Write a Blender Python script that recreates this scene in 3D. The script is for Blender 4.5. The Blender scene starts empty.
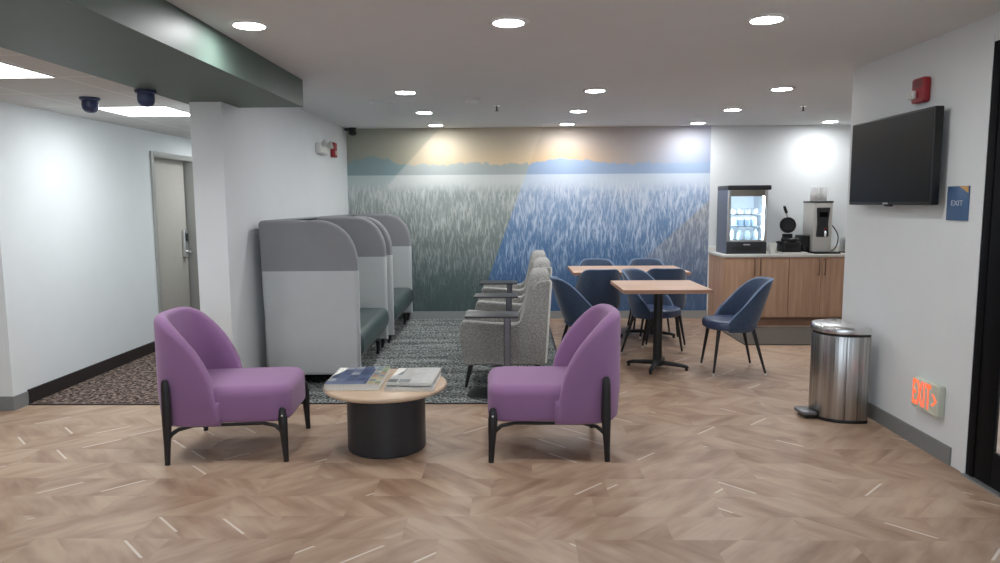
import bpy, bmesh, math, random
from mathutils import Vector, Matrix
random.seed(7)
SC = bpy.context.scene
COL = SC.collection
PI = math.pi

# ------------------------------------------------------------------ node helpers
def lin(c):
    c = c / 255.0
    return c / 12.92 if c <= 0.04045 else ((c + 0.055) / 1.055) ** 2.4
def rgb(r, g, b):
    return (lin(r), lin(g), lin(b), 1.0)

class T:
    """wraps a node tree and builds math expressions"""
    def __init__(s, tree): s.t = tree
    def node(s, kind, **kw):
        n = s.t.nodes.new(kind)
        for k, v in kw.items(): setattr(n, k, v)
        return n
    def link(s, a, b): s.t.links.new(a, b)
    def put(s, sock, v):
        if isinstance(v, V): s.link(v.s, sock)
        elif hasattr(v, 'is_output'): s.link(v, sock)
        else: sock.default_value = v
    def math(s, op, a, b=0.0, c=None, clamp=False):
        n = s.node('ShaderNodeMath', operation=op); n.use_clamp = clamp
        s.put(n.inputs[0], a); s.put(n.inputs[1], b)
        if c is not None: s.put(n.inputs[2], c)
        return V(s, n.outputs[0])
    def coord(s, which='Object'):
        n = s.node('ShaderNodeTexCoord')
        x = s.node('ShaderNodeSeparateXYZ'); s.link(n.outputs[which], x.inputs[0])
        return n.outputs[which], V(s, x.outputs[0]), V(s, x.outputs[1]), V(s, x.outputs[2])
    def vec(s, x, y, z=0.0):
        n = s.node('ShaderNodeCombineXYZ')
        s.put(n.inputs[0], x); s.put(n.inputs[1], y); s.put(n.inputs[2], z)
        return n.outputs[0]
    def noise(s, vec, scale=1.0, detail=2.0, rough=0.5, out='Fac'):
        n = s.node('ShaderNodeTexNoise')
        if vec is not None: s.link(vec, n.inputs['Vector'])
        n.inputs['Scale'].default_value = scale; n.inputs['Detail'].default_value = detail
        n.inputs['Roughness'].default_value = rough
        return V(s, n.outputs[0]) if out == 'Fac' else n.outputs[1]
    def white(s, vec):
        n = s.node('ShaderNodeTexWhiteNoise'); s.link(vec, n.inputs['Vector'])
        return V(s, n.outputs['Value'])
    def voronoi(s, vec, scale, out='Color'):
        n = s.node('ShaderNodeTexVoronoi'); s.link(vec, n.inputs['Vector'])
        n.inputs['Scale'].default_value = scale
        return n.outputs[out]
    def ramp(s, fac, stops, interp='LINEAR'):
        n = s.node('ShaderNodeValToRGB'); n.color_ramp.interpolation = interp
        e = n.color_ramp.elements
        while len(e) < len(stops): e.new(0.5)
        for i, (p, c) in enumerate(stops): e[i].position = p; e[i].color = c
        s.put(n.inputs[0], fac)
        return n.outputs[0]
    def mix(s, fac, a, b):
        n = s.node('ShaderNodeMix', data_type='RGBA')
        s.put(n.inputs[0], fac); s.put(n.inputs[6], a); s.put(n.inputs[7], b)
        return n.outputs[2]
    def step(s, x, lo, hi):
        n = s.node('ShaderNodeMapRange', interpolation_type='SMOOTHSTEP')
        s.put(n.inputs[0], x); n.inputs[1].default_value = lo; n.inputs[2].default_value = hi
        return V(s, n.outputs[0])
    def bump(s, h, strength=0.2, dist=0.01):
        n = s.node('ShaderNodeBump'); s.put(n.inputs['Height'], h)
        n.inputs['Strength'].default_value = strength; n.inputs['Distance'].default_value = dist
        return n.outputs[0]
class V:
    def __init__(s, t, sock): s.t, s.s = t, sock
    def __add__(a, b): return a.t.math('ADD', a, b)
    def __radd__(a, b): return a.t.math('ADD', a, b)
    def __sub__(a, b): return a.t.math('SUBTRACT', a, b)
    def __rsub__(a, b): return a.t.math('SUBTRACT', b, a)
    def __mul__(a, b): return a.t.math('MULTIPLY', a, b)
    def __rmul__(a, b): return a.t.math('MULTIPLY', a, b)
    def __truediv__(a, b): return a.t.math('DIVIDE', a, b)
    def floor(a): return a.t.math('FLOOR', a)
    def fract(a): return a.t.math('FRACT', a)
    def mod(a, b): return a.t.math('FLOORED_MODULO', a, b)
    def lt(a, b): return a.t.math('LESS_THAN', a, b)
    def gt(a, b): return a.t.math('GREATER_THAN', a, b)
    def abs(a): return a.t.math('ABSOLUTE', a)
    def sat(a): return a.t.math('ADD', a, 0.0, clamp=True)

def new_mat(name):
    m = bpy.data.materials.new(name); m.use_nodes = True
    t = T(m.node_tree); b = m.node_tree.nodes['Principled BSDF']
    return m, t, b
def setp(b, **kw):
    for k, v in kw.items(): b.inputs[k.replace('_', ' ')].default_value = v
def plain(name, col, rough=0.5, metal=0.0, var=0.06, scale=30.0, bump=0.0, spec=0.5, coat=0.0):
    m, t, b = new_mat(name)
    co, x, y, z = t.coord()
    n = t.noise(co, scale, 3.0)
    lo = tuple(max(0, c * (1 - var)) for c in col[:3]) + (1,)
    hi = tuple(min(1, c * (1 + var)) for c in col[:3]) + (1,)
    t.link(t.ramp(n, [(0.3, lo), (0.7, hi)]), b.inputs['Base Color'])
    setp(b, Roughness=rough, Metallic=metal, Specular_IOR_Level=spec, Coat_Weight=coat)
    if bump: t.link(t.bump(n, bump, 0.002), b.inputs['Normal'])
    return m
def fabric(name, col, var=0.12, scale=260.0, rough=0.85, bump=0.25, sheen=0.15, big=0.05):
    m, t, b = new_mat(name)
    co, x, y, z = t.coord()
    n = t.noise(co, scale, 2.0, 0.6); n2 = t.noise(co, 6.0, 2.0)
    k = (n - 0.5) * (2 * var) + (n2 - 0.5) * (2 * big) + 1.0
    mm = t.node('ShaderNodeMix', data_type='RGBA', blend_type='MULTIPLY'); mm.inputs[0].default_value = 1.0
    mm.inputs[6].default_value = col
    t.link(t.vec(k, k, k), mm.inputs[7]); t.link(mm.outputs[2], b.inputs['Base Color'])
    setp(b, Roughness=rough, Sheen_Weight=sheen, Specular_IOR_Level=0.3)
    t.link(t.bump(n, bump, 0.002), b.inputs['Normal'])
    return m
def emit(name, col, strength):
    m, t, b = new_mat(name)
    setp(b, Base_Color=col, Emission_Color=col, Emission_Strength=strength, Roughness=0.5)
    return m
def wood(name, a, bcol, axis='x', scale=1.0, rough=0.45, world=False):
    m, t, b = new_mat(name)
    co, x, y, z = t.coord()
    if axis == 'x': v = t.vec(x * 1.2, y * 22, z * 22)
    elif axis == 'y': v = t.vec(x * 22, y * 1.2, z * 22)
    else: v = t.vec(x * 22, y * 22, z * 1.2)
    n = t.noise(v, scale, 4.0, 0.6)
    t.link(t.ramp(n, [(0.3, a), (0.7, bcol)]), b.inputs['Base Color'])
    setp(b, Roughness=rough)
    return m
def thin_glass(name, tint=(1, 1, 1, 1), refl=0.12):
    m, t, b = new_mat(name)
    nt = m.node_tree; nt.nodes.remove(b)
    tr = t.node('ShaderNodeBsdfTransparent'); tr.inputs[0].default_value = tint
    gl = t.node('ShaderNodeBsdfGlossy'); gl.inputs['Roughness'].default_value = 0.02
    fr = t.node('ShaderNodeFresnel'); fr.inputs[0].default_value = 1.45
    mx = t.node('ShaderNodeMixShader')
    t.link(t.math('ADD', V(t, fr.outputs[0]) * 0.4, refl * 0.2).s, mx.inputs[0])
    t.link(tr.outputs[0], mx.inputs[1]); t.link(gl.outputs[0], mx.inputs[2])
    t.link(mx.outputs[0], nt.nodes['Material Output'].inputs[0])
    return m

# ------------------------------------------------------------------ materials
M = {}
M['wall'] = plain('wall_paint', (0.76, 0.79, 0.80, 1), 0.6, var=0.012, scale=4, spec=0.3)
M['ceil'] = plain('ceiling_paint', (0.735, 0.745, 0.75, 1), 0.75, var=0.012, scale=4, spec=0.25)
M['beam'] = plain('beam_green_paint', rgb(78, 94, 86), 0.5, var=0.05, scale=9, spec=0.5, bump=0.05)
M['base_grey'] = plain('vinyl_base_grey', rgb(128, 130, 130), 0.5, var=0.03)
M['base_light'] = plain('vinyl_base_light', rgb(150, 154, 152), 0.5, var=0.03)
M['base_black'] = plain('vinyl_base_black', rgb(42, 36, 36), 0.4, var=0.05)
M['doorpaint'] = plain('door_taupe_paint', rgb(178, 174, 166), 0.5, var=0.02)
M['doorframe'] = plain('door_frame_grey', rgb(160, 160, 155), 0.45, var=0.02)
M['black'] = plain('black_satin', rgb(24, 24, 27), 0.42, var=0.1)
M['blackwood'] = plain('black_stained_wood', rgb(26, 25, 28), 0.42, var=0.15, scale=40)
M['blackplastic'] = plain('black_plastic', rgb(18, 18, 20), 0.35, var=0.05)
M['black_alu'] = plain('black_anodised_aluminium', rgb(17, 18, 21), 0.5, metal=0.0, var=0.05, spec=0.08)
M['charcoal'] = plain('charcoal_powder_coat', rgb(44, 45, 49), 0.4, var=0.05)
M['navyplastic'] = plain('navy_camera_plastic', rgb(46, 56, 92), 0.3, var=0.05)
M['chrome'] = plain('chrome', (0.75, 0.75, 0.76, 1), 0.18, metal=1.0, var=0.03)
M['silver'] = plain('silver_metal', (0.62, 0.62, 0.62, 1), 0.32, metal=0.9, var=0.04)
M['bronze'] = plain('bronze_pull', rgb(112, 84, 66), 0.4, metal=0.3)
M['whiteplastic'] = plain('white_plastic', rgb(225, 225, 220), 0.4, var=0.02)
M['quartz'] = plain('white_quartz', rgb(214, 212, 206), 0.3, var=0.03, scale=60)
M['red'] = plain('alarm_red_plastic', rgb(150, 22, 34), 0.4, var=0.03)
M['glide'] = plain('pale_glide', rgb(232, 224, 214), 0.4)
M['purple'] = fabric('purple_upholstery', rgb(148, 109, 150), var=0.05, scale=500, bump=0.12, sheen=0.2, big=0.03)
M['booth_light'] = fabric('booth_pale_grey_cloth', rgb(190, 194, 194), var=0.06, scale=420, bump=0.15)
M['booth_dark'] = fabric('booth_mid_grey_cloth', rgb(138, 139, 142), var=0.07, scale=420, bump=0.15)
M['green_vinyl'] = plain('dark_green_vinyl', rgb(68, 83, 81), 0.38, var=0.08, scale=14, bump=0.03)
M['tweed'] = fabric('grey_tweed', rgb(152, 151, 147), var=1.1, scale=95, bump=0.7, big=0.05)
M['piping'] = plain('pale_piping', rgb(226, 226, 222), 0.7)
M['blue_shell'] = fabric('navy_textured_cloth', rgb(55, 72, 97), var=0.6, scale=80, rough=0.6, bump=0.35, sheen=0.3)
M['blue_seat'] = plain('navy_vinyl', rgb(60, 73, 104), 0.36, var=0.08, scale=20)
M['rim'] = plain('chair_piping_blue', rgb(112, 138, 172), 0.5)
M['top_wood'] = wood('table_top_wood', rgb(180, 148, 126), rgb(206, 174, 150), 'x')
M['top_edge'] = wood('table_edge_wood', rgb(160, 120, 98), rgb(180, 140, 114), 'x')
M['round_wood'] = wood('coffee_table_wood', rgb(190, 164, 138), rgb(210, 184, 158), 'x', rough=0.38)
M['cab_wood'] = wood('cabinet_wood', rgb(176, 138, 112), rgb(204, 166, 138), 'z')
M['cab_dark'] = wood('cabinet_plinth_wood', rgb(126, 96, 78), rgb(150, 116, 96), 'x')
def lensed(name, col, strength):
    m, t, b = new_mat(name)
    lw = t.node('ShaderNodeLayerWeight'); lw.inputs[0].default_value = 0.5
    cosv = 1.0 - V(t, lw.outputs['Facing'])
    t.link(((cosv * 0.5 + 0.5) * strength).s, b.inputs['Emission Strength'])
    setp(b, Base_Color=col, Emission_Color=col, Roughness=0.5)
    return m
M['lamp'] = lensed('downlight_diffuser', (0.98, 0.99, 1.0, 1), 178.0)
M['panel'] = lensed('panel_diffuser', (0.94, 0.98, 1.0, 1), 19.0)
M['trimwhite'] = plain('lamp_trim_white', (0.8, 0.8, 0.8, 1), 0.5, var=0.01)
M['paper'] = plain('paper_pages', rgb(232, 229, 222), 0.7, var=0.06, scale=90)
M['glass'] = thin_glass('clear_glass')
M['fridge_glass'] = thin_glass('fridge_glass', (0.93, 0.97, 1.0, 1))
M['jar'], _t, _b = new_mat('clear_acrylic'); setp(_b, Base_Color=(0.86, 0.87, 0.87, 1), Alpha=0.3, Roughness=0.12)
M['fridge_side'] = plain('fridge_grey_panel', rgb(104, 112, 128), 0.4, metal=0.2, var=0.04)
M['fridge_in'] = plain('fridge_white_liner', rgb(225, 232, 238), 0.5, var=0.01)
M['led'] = emit('fridge_led', (0.86, 0.95, 1.0, 1), 46.0)
M['tv'] = plain('tv_screen', rgb(7, 7, 8), 0.3, var=0.02, spec=0.12)
M['mat'] = fabric('brown_mat_pile', rgb(74, 65, 57), var=0.25, scale=200)
M['exit_face'] = plain('exit_face_plastic', rgb(205, 208, 192), 0.45, var=0.02)
M['exit_red'] = emit('exit_letters_lit', (1.0, 0.10, 0.03, 1), 1.5)
M['plaque'] = plain('plaque_blue', rgb(74, 104, 142), 0.4, var=0.03)
M['plaque_orange'] = plain('plaque_orange', rgb(206, 160, 96), 0.45, var=0.03)
M['plaque_text'] = plain('plaque_white', rgb(205, 214, 224), 0.5)
M['concrete'] = plain('outdoor_concrete', rgb(190, 190, 186), 0.8, var=0.06, scale=8)
M['sill_alu'] = plain('threshold_aluminium', rgb(170, 172, 172), 0.35, metal=0.6)

def mat_steel():
    m, t, b = new_mat('brushed_stainless')
    co, x, y, z = t.coord()
    n = t.noise(t.vec(x * 60, y * 60, z * 0.6), 1.0, 3.0)
    n2 = t.noise(t.vec(x * 14, y * 14, z * 0.2), 1.0, 2.0)
    t.link(t.ramp(n * 0.5 + n2 * 0.5, [(0.35, (0.26, 0.255, 0.25, 1)), (0.65, (0.68, 0.67, 0.66, 1))]), b.inputs['Base Color'])
    t.link((n * 0.2 + 0.2).s, b.inputs['Roughness'])
    setp(b, Metallic=1.0)
    t.link(t.bump(n * 0.5 + n2, 0.8, 0.01), b.inputs['Normal'])
    return m
M['steel'] = mat_steel()

def mat_floor():
    """printed vinyl planks laid across the room, each with slanted wood pieces and pale inlay lines"""
    m, t, b = new_mat('herringbone_plank_floor')
    co, x, y, z = t.coord()
    W, L, PW = 0.235, 1.22, 0.30
    yb = (y + 12.0 - 2.80 - 0.01) / W
    row = yb.floor(); fy = (yb - row) * W
    off = t.white(t.vec(row, 3.0, 1.0)) * L
    xb = (x + off + 24.0) / L
    pl = xb.floor(); fx = (xb - pl) * L
    rp = t.white(t.vec(row, pl, 7.0))
    left = fx.lt(L / 2)
    sgn = (left * 2.0 - 1.0) * (rp.gt(0.5) * 2.0 - 1.0)
    q = (fx - sgn * fy) / PW + rp * 3.0 + 20.0
    pc = q.floor(); fq = q - pc
    n_id = t.node('ShaderNodeTexWhiteNoise'); t.link(t.vec(row * 1.37 + pl * 11.3, pc + left * 31.0, rp * 17.0), n_id.inputs['Vector'])
    sep = t.node('ShaderNodeSeparateXYZ'); t.link(n_id.outputs['Color'], sep.inputs[0])
    r1, r2, r3 = V(t, sep.outputs[0]), V(t, sep.outputs[1]), V(t, sep.outputs[2])
    along = (sgn * fx + fy) * 0.7071; across = (fx - sgn * fy) * 0.7071
    g = t.noise(t.vec(along * 3.0 + r1 * 50, across * 9 + r2 * 50, r3 * 9), 1.0, 2.0, 0.5)
    g2 = t.noise(t.vec(along * 7 + r2 * 50, across * 46 + r1 * 50, r3 * 5), 1.0, 3.0, 0.6)
    big = t.noise(co, 0.6, 1.0)
    f = (g - 0.5) * 0.8 + (g2 - 0.5) * 0.25 + (r1 - 0.5) * 0.12 + (rp - 0.5) * 0.08 + (big - 0.5) * 0.3 + 0.52
    colr = t.ramp(f, [(0.2, rgb(128, 98, 78)), (0.42, rgb(160, 131, 109)), (0.62, rgb(180, 154, 131)), (0.88, rgb(194, 172, 150))])
    gap = r3 * 0.09
    inside = fy.gt(gap * 0.8) * fy.lt(gap * 0.8 + 0.155)
    strip = fq.lt(0.055) * r2.lt(0.30) * inside * 0.75
    edge = t.math('MINIMUM', fy, W - fy)
    seam = t.math('MAXIMUM', edge.lt(0.0022), fx.lt(0.003)) * 0.12
    colr = t.mix(seam, colr, rgb(126, 102, 86))
    colr = t.mix(strip, colr, rgb(226, 216, 204))
    t.link(colr, b.inputs['Base Color'])
    t.link((g2 * 0.15 + 0.33).s, b.inputs['Roughness'])
    setp(b, Specular_IOR_Level=0.45)
    return m
M['floor'] = mat_floor()

def mat_carpet():
    m, t, b = new_mat('lounge_carpet')
    co, x, y, z = t.coord()
    n1 = t.noise(t.vec(x * 8, y * 38, 0), 1.0, 4.0, 0.7)
    n2 = t.noise(t.vec(x * 46, y * 64, 3), 1.0, 2.0, 0.7)
    n3 = t.noise(t.vec(x * 1.1, y * 7, 7), 1.0, 2.0, 0.6)
    f = n1 * 0.5 + n2 * 1.5 + n3 * 0.4 - 0.70
    t.link(t.ramp(f, [(0.32, rgb(36, 38, 38)), (0.47, rgb(84, 88, 86)), (0.6, rgb(146, 152, 150)), (0.74, rgb(196, 202, 200))]), b.inputs['Base Color'])
    setp(b, Roughness=0.95, Specular_IOR_Level=0.1)
    t.link(t.bump(n2, 0.5, 0.006), b.inputs['Normal'])
    return m
M['carpet'] = mat_carpet()
def mat_hallcarpet():
    m, t, b = new_mat('hall_carpet')
    co, x, y, z = t.coord()
    n1 = t.noise(t.vec(x * 34, y * 26, 0), 1.0, 3.0, 0.7)
    t.link(t.ramp(n1, [(0.38, rgb(34, 30, 30)), (0.5, rgb(92, 78, 72)), (0.62, rgb(158, 140, 130))]), b.inputs['Base Color'])
    setp(b, Roughness=0.95, Specular_IOR_Level=0.1)
    return m
M['hallcarpet'] = mat_hallcarpet()

def mat_tiles():
    m, t, b = new_mat('drop_ceiling_tiles')
    co, x, y, z = t.coord()
    S = 0.61
    fx = ((x + 2.65) / S).fract(); fy = ((y - 4.20) / S).fract()
    ex = t.math('MINIMUM', fx, 1.0 - fx); ey = t.math('MINIMUM', fy, 1.0 - fy)
    grid = t.math('MINIMUM', ex, ey).lt(0.018)
    n = t.noise(co, 160, 2.0)
    c = t.ramp(n, [(0.3, rgb(196, 196, 194)), (0.7, rgb(214, 214, 212))])
    t.link(t.mix(grid, c, rgb(226, 227, 226)), b.inputs['Base Color'])
    setp(b, Roughness=0.8)
    t.link(t.bump(t.math('MINIMUM', ex, ey).gt(0.022), 0.3, 0.004), b.inputs['Normal'])
    return m
M['tiles'] = mat_tiles()

def mat_mural():
    """printed wallpaper: misty meadow under a peach sky, cut by diagonal tints; white paint right of it"""
    m, t, b = new_mat('mural_wallpaper')
    co, x, y, z = t.coord()
    # diagonal tint zones (x at height z)
    def side(xa, za, xb, zb, soft=0.012):     # 1 to the right of the line
        return t.step(x - ((z - za) * ((xb - xa) / (zb - za)) + xa), -soft, soft)
    blue = side(0.37, 2.44, -0.33, 0.52)
    mid = side(-1.05, 2.33, -1.65, 1.70, 0.03)
    tri = side(1.68, 0.78, 2.50, 1.52, 0.02)
    # sky
    zz = (z - 1.8) / 0.65
    hx = (x + 2.127) / 4.63
    glow = t.ramp(hx, [(0.0, rgb(150, 152, 140)), (0.22, rgb(186, 172, 144)), (0.42, rgb(214, 190, 152)), (0.62, rgb(218, 186, 150)), (0.76, rgb(188, 176, 168)), (0.9, rgb(172, 180, 198)), (1.0, rgb(166, 176, 198))])
    top = t.ramp(hx, [(0.0, rgb(168, 166, 152)), (0.4, rgb(196, 184, 164)), (0.7, rgb(194, 182, 174)), (1.0, rgb(190, 194, 208))])
    sky = t.mix(t.step(zz, 0.28, 0.85), glow, top)
    sky = t.mix((mid * (1.0 - blue)) * 0.22, sky, rgb(240, 226, 200))
    sky = t.mix((1.0 - mid) * 0.3, sky, rgb(140, 148, 138))
    # tree line
    tn = t.noise(t.vec(x * 1.3, 0.0, 2.0), 1.0, 1.0)
    tn2 = t.noise(t.vec((x * 16).floor() / 16.0 * 5.0 + x * 4.0, 0.0, 5.0), 1.0, 4.0, 0.65)
    bump1 = t.math('MAXIMUM', 0.0, 1.0 - ((x + 1.82) / 0.40).abs()) * 0.13 + t.math('MAXIMUM', 0.0, 1.0 - ((x - 0.75) / 0.62).abs()) * 0.06
    hill = bump1 + (tn - 0.5) * 0.14 + (tn2 - 0.5) * 0.20 + 2.0
    trees = t.step(hill - z, -0.006, 0.012)
    tcol = t.mix(blue, t.mix(mid, rgb(134, 154, 156), rgb(172, 180, 178)), rgb(156, 176, 204))
    c = t.mix(trees, sky, tcol)
    # mist over the field
    field = t.step(1.865 - z, -0.004, 0.01)
    mist = t.mix(blue, t.mix(mid, rgb(180, 194, 192), rgb(208, 213, 210)), rgb(200, 212, 226))
    c = t.mix(field, c, mist)
    # grass
    depth = ((1.80 - z) / 1.7)
    dark = t.mix(blue,
                 t.ramp(depth, [(0.0, rgb(166, 176, 174)), (0.25, rgb(148, 158, 154)), (0.5, rgb(116, 128, 124)), (0.75, rgb(86, 101, 101)), (1.0, rgb(78, 93, 94))]),
                 t.ramp(depth, [(0.0, rgb(168, 186, 212)), (0.25, rgb(124, 154, 192)), (0.5, rgb(88, 124, 166)), (0.75, rgb(74, 108, 150)), (1.0, rgb(68, 101, 141))]))
    tri = tri * (1.25 - depth * 1.15).sat()
    dark = t.mix(tri * 0.75, dark, t.ramp(depth, [(0.3, rgb(156, 156, 156)), (0.9, rgb(118, 118, 122))]))
    lite = t.mix(blue, t.ramp(depth, [(0.0, rgb(214, 218, 215)), (0.4, rgb(192, 198, 194)), (0.65, rgb(138, 150, 147)), (1.0, rgb(92, 107, 107))]),
                 t.ramp(depth, [(0.0, rgb(214, 222, 232)), (0.4, rgb(192, 208, 228)), (0.65, rgb(148, 174, 206)), (1.0, rgb(96, 120, 158))]))
    lite = t.mix(tri * 0.7, lite, t.ramp(depth, [(0.3, rgb(196, 194, 192)), (0.9, rgb(150, 150, 152))]))
    wob = (t.noise(t.vec(x * 6, z * 3, 0), 1.0, 2.0) - 0.5) * 0.10
    s1 = t.noise(t.vec((x + wob + z * 0.10) * 42, z * 5.2, 0), 1.0, 2.5, 0.6)
    s2 = t.noise(t.vec((x - wob - z * 0.14) * 30, z * 3.6, 9), 1.0, 2.5, 0.6)
    patch = t.noise(t.vec(x * 2.0, z * 2.2, 4), 1.0, 2.0)
    st = t.step(t.math('MAXIMUM', s1, s2) + (patch - 0.5) * 0.3 - depth * 0.12 + 0.05, 0.46, 0.72)
    g = t.mix(st, dark, lite)
    sp = t.noise(t.vec(x * 60, z * 14, 12), 1.0, 2.0)
    g = t.mix(t.step(sp, 0.55, 0.72) * 0.4 * (1.0 - depth).sat(), g, rgb(214, 219, 226))
    g = t.mix(t.step(1.0 - sp, 0.56, 0.74) * 0.35 * (1.0 - depth).sat(), g, dark)
    gin = t.step(1.74 + (s1 - 0.5) * 0.35 - z, -0.05, 0.10)
    c = t.mix(field * gin, c, g)
    white = t.mix(0.0, (0.76, 0.79, 0.80, 1), (0.76, 0.79, 0.80, 1))
    c = t.mix(x.gt(2.497), c, white)
    t.link(c, b.inputs['Base Color']); setp(b, Roughness=0.6, Specular_IOR_Level=0.3)
    return m
M['mural'] = mat_mural()

def mat_cover(name, palette, scale=9.0, seed=0.0, paper=rgb(206, 206, 204), share=0.5):
    m, t, b = new_mat(name)
    co, x, y, z = t.coord()
    gx, gy = (x * scale).floor(), (y * scale * 0.8).floor()
    r = t.white(t.vec(gx, gy, seed)); 
    nn = t.noise(t.vec(x * 30, y * 30, seed), 1.0, 3.0, 0.7)
    c = t.ramp(r, [(i / len(palette), p) for i, p in enumerate(palette)], 'CONSTANT')
    c2 = t.ramp(nn, [(0.35, rgb(60, 64, 72)), (0.6, paper)])
    c = t.mix(share, c, c2)
    lx, ly = (x * scale).fract(), (y * scale * 0.8).fract()
    gut = t.math('MAXIMUM', lx.lt(0.12), ly.lt(0.12))
    t.link(t.mix(gut, c, paper), b.inputs['Base Color'])
    setp(b, Roughness=0.3, Coat_Weight=0.1)
    return m
M['cover_blue'] = mat_cover('magazine_cover_blue', [rgb(92, 108, 150), rgb(120, 142, 184), rgb(232, 234, 238), rgb(84, 98, 136), rgb(150, 166, 198)], 17, 1.0, rgb(120, 136, 176), 0.3)
M['cover_multi'] = mat_cover('magazine_cover_collage', [rgb(226, 212, 150), rgb(150, 180, 120), rgb(226, 150, 124), rgb(234, 230, 222), rgb(120, 166, 184)], 24, 2.0, rgb(228, 222, 212), 0.25)
M['cover_white'] = mat_cover('magazine_cover_white', [rgb(238, 238, 238), rgb(240, 240, 238), rgb(176, 180, 180), rgb(234, 234, 232), rgb(128, 132, 136), rgb(240, 238, 234), rgb(238, 238, 236)], 13, 3.0, rgb(240, 240, 238), 0.12)

# ------------------------------------------------------------------ object helpers
def tag(o, label, cat, group=None, kind=None):
    o['label'] = label; o['category'] = cat
    if group: o['group'] = group
    if kind: o['kind'] = kind
    return o
def thing(name, label, cat, loc=(0, 0, 0), rz=0.0, group=None):
    o = bpy.data.objects.new(name, None); COL.objects.link(o)
    o.empty_display_size = 0.05
    o.location = loc; o.rotation_euler = (0, 0, rz)
    return tag(o, label, cat, group)
def obj(name, bm, mats, parent=None, sharp=35, smooth=True):
    bmesh.ops.recalc_face_normals(bm, faces=bm.faces)
    me = bpy.data.meshes.new(name); bm.to_mesh(me); bm.free()
    if not isinstance(mats, (list, tuple)): mats = [mats]
    for mm in mats: me.materials.append(mm)
    if smooth:
        for p in me.polygons: p.use_smooth = True
        me.set_sharp_from_angle(angle=math.radians(sharp))
    o = bpy.data.objects.new(name, me); COL.objects.link(o)
    if parent is not None: o.parent = parent
    return o
def dup(root, loc, rz, label=None, group=None):
    r = root.copy(); COL.objects.link(r); r.location = loc; r.rotation_euler = (0, 0, rz)
    if label: r['label'] = label
    if group: r['group'] = group
    for ch in list(root.children):
        c = ch.copy(); COL.objects.link(c); c.parent = r
        for g in list(ch.children):
            d = g.copy(); COL.objects.link(d); d.parent = c
    return r
def struct(name, bm, m, label, cat):
    o = obj(name, bm, m, smooth=False)
    return tag(o, label, cat, kind='structure')
def B(): return bmesh.new()
def box(bm, x0, x1, y0, y1, z0, z1, r=0.0, seg=2, mat=0):
    ret = bmesh.ops.create_cube(bm, size=1.0)
    vs = ret['verts']
    for v in vs:
        v.co = Vector(((x0 + x1) / 2 + v.co.x * (x1 - x0), (y0 + y1) / 2 + v.co.y * (y1 - y0), (z0 + z1) / 2 + v.co.z * (z1 - z0)))
    fs = {f for v in vs for f in v.link_faces}
    for f in fs: f.material_index = mat
    if r > 0:
        es = list({e for v in vs for e in v.link_edges})
        bmesh.ops.bevel(bm, geom=es, offset=r, segments=seg, profile=0.5, affect='EDGES')
    return bm
def bx(*a, **k): return box(B(), *a, **k)
def roundpoly(pts, rad, n=5):
    """fillet the corners of a polygon; rad is a number or a list"""
    out = []; N = len(pts)
    for i in range(N):
        p = Vector(pts[i]); a = Vector(pts[i - 1]); c = Vector(pts[(i + 1) % N])
        r = rad[i] if isinstance(rad, (list, tuple)) else rad
        d1 = (a - p); d2 = (c - p)
        l1, l2 = d1.length, d2.length
        if r <= 1e-6: out.append((p.x, p.y)); continue
        d1.normalize(); d2.normalize()
        ang = d1.angle(d2)
        tl = r / math.tan(ang / 2)
        tl = min(tl, l1 * 0.49, l2 * 0.49)
        A = p + d1 * tl; C = p + d2 * tl
        for k in range(n + 1):
            s = k / n
            q = A * (1 - s) ** 2 + p * 2 * s * (1 - s) + C * s ** 2
            out.append((q.x, q.y))
    return out
def offset_poly(pts, d):
    """move a closed polygon inward by d (counter-clockwise input)"""
    N = len(pts); out = []
    for i in range(N):
        a, p, c = Vector(pts[i - 1]), Vector(pts[i]), Vector(pts[(i + 1) % N])
        e1 = (p - a); e2 = (c - p)
        if e1.length < 1e-9: e1 = e2
        if e2.length < 1e-9: e2 = e1
        e1 = e1.normalized(); e2 = e2.normalized()
        n1 = Vector((-e1.y, e1.x)); n2 = Vector((-e2.y, e2.x))
        nn = n1 + n2
        if nn.length < 1e-6: nn = n1
        nn.normalize()
        k = max(0.5, nn.dot(n1))
        q = p + nn * (d / k)
        out.append((q.x, q.y))
    return out
def area2(p): return sum(p[i - 1][0] * p[i][1] - p[i][0] * p[i - 1][1] for i in range(len(p)))
AX = {'z': lambda u, v, w: (u, v, w), 'y': lambda u, v, w: (u, w, v), 'x': lambda u, v, w: (w, u, v)}
def puff(bm, pts, a, b, r=0.02, seg=4, axis='z', fn=None, rb=None, mat=0):
    """a polygon swept from a to b along an axis with rounded rims"""
    if area2(pts) < 0: pts = pts[::-1]
    rb = r if rb is None else rb
    put = AX[axis]; rows = []
    lay = []
    for k in range(seg + 1):
        ph = k / seg * PI / 2
        lay.append((rb * (1 - math.sin(ph)), a + rb * (1 - math.cos(ph))))
    for k in range(seg, -1, -1):
        ph = k / seg * PI / 2
        lay.append((r * (1 - math.sin(ph)), b - r * (1 - math.cos(ph))))
    for ins, w in lay:
        pp = offset_poly(pts, ins) if ins > 1e-7 else pts
        row = []
        for (u, v) in pp:
            co = Vector(put(u, v, w))
            if fn: co = Vector(fn(co))
            row.append(bm.verts.new(co))
        rows.append(row)
    N = len(pts); fs = []
    for k in range(len(rows) - 1):
        for i in range(N):
            j = (i + 1) % N
            fs.append(bm.faces.new((rows[k][i], rows[k][j], rows[k + 1][j], rows[k + 1][i])))
    fs.append(bm.faces.new(rows[0][::-1])); fs.append(bm.faces.new(rows[-1]))
    for f in fs: f.material_index = mat
    return bm
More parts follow.
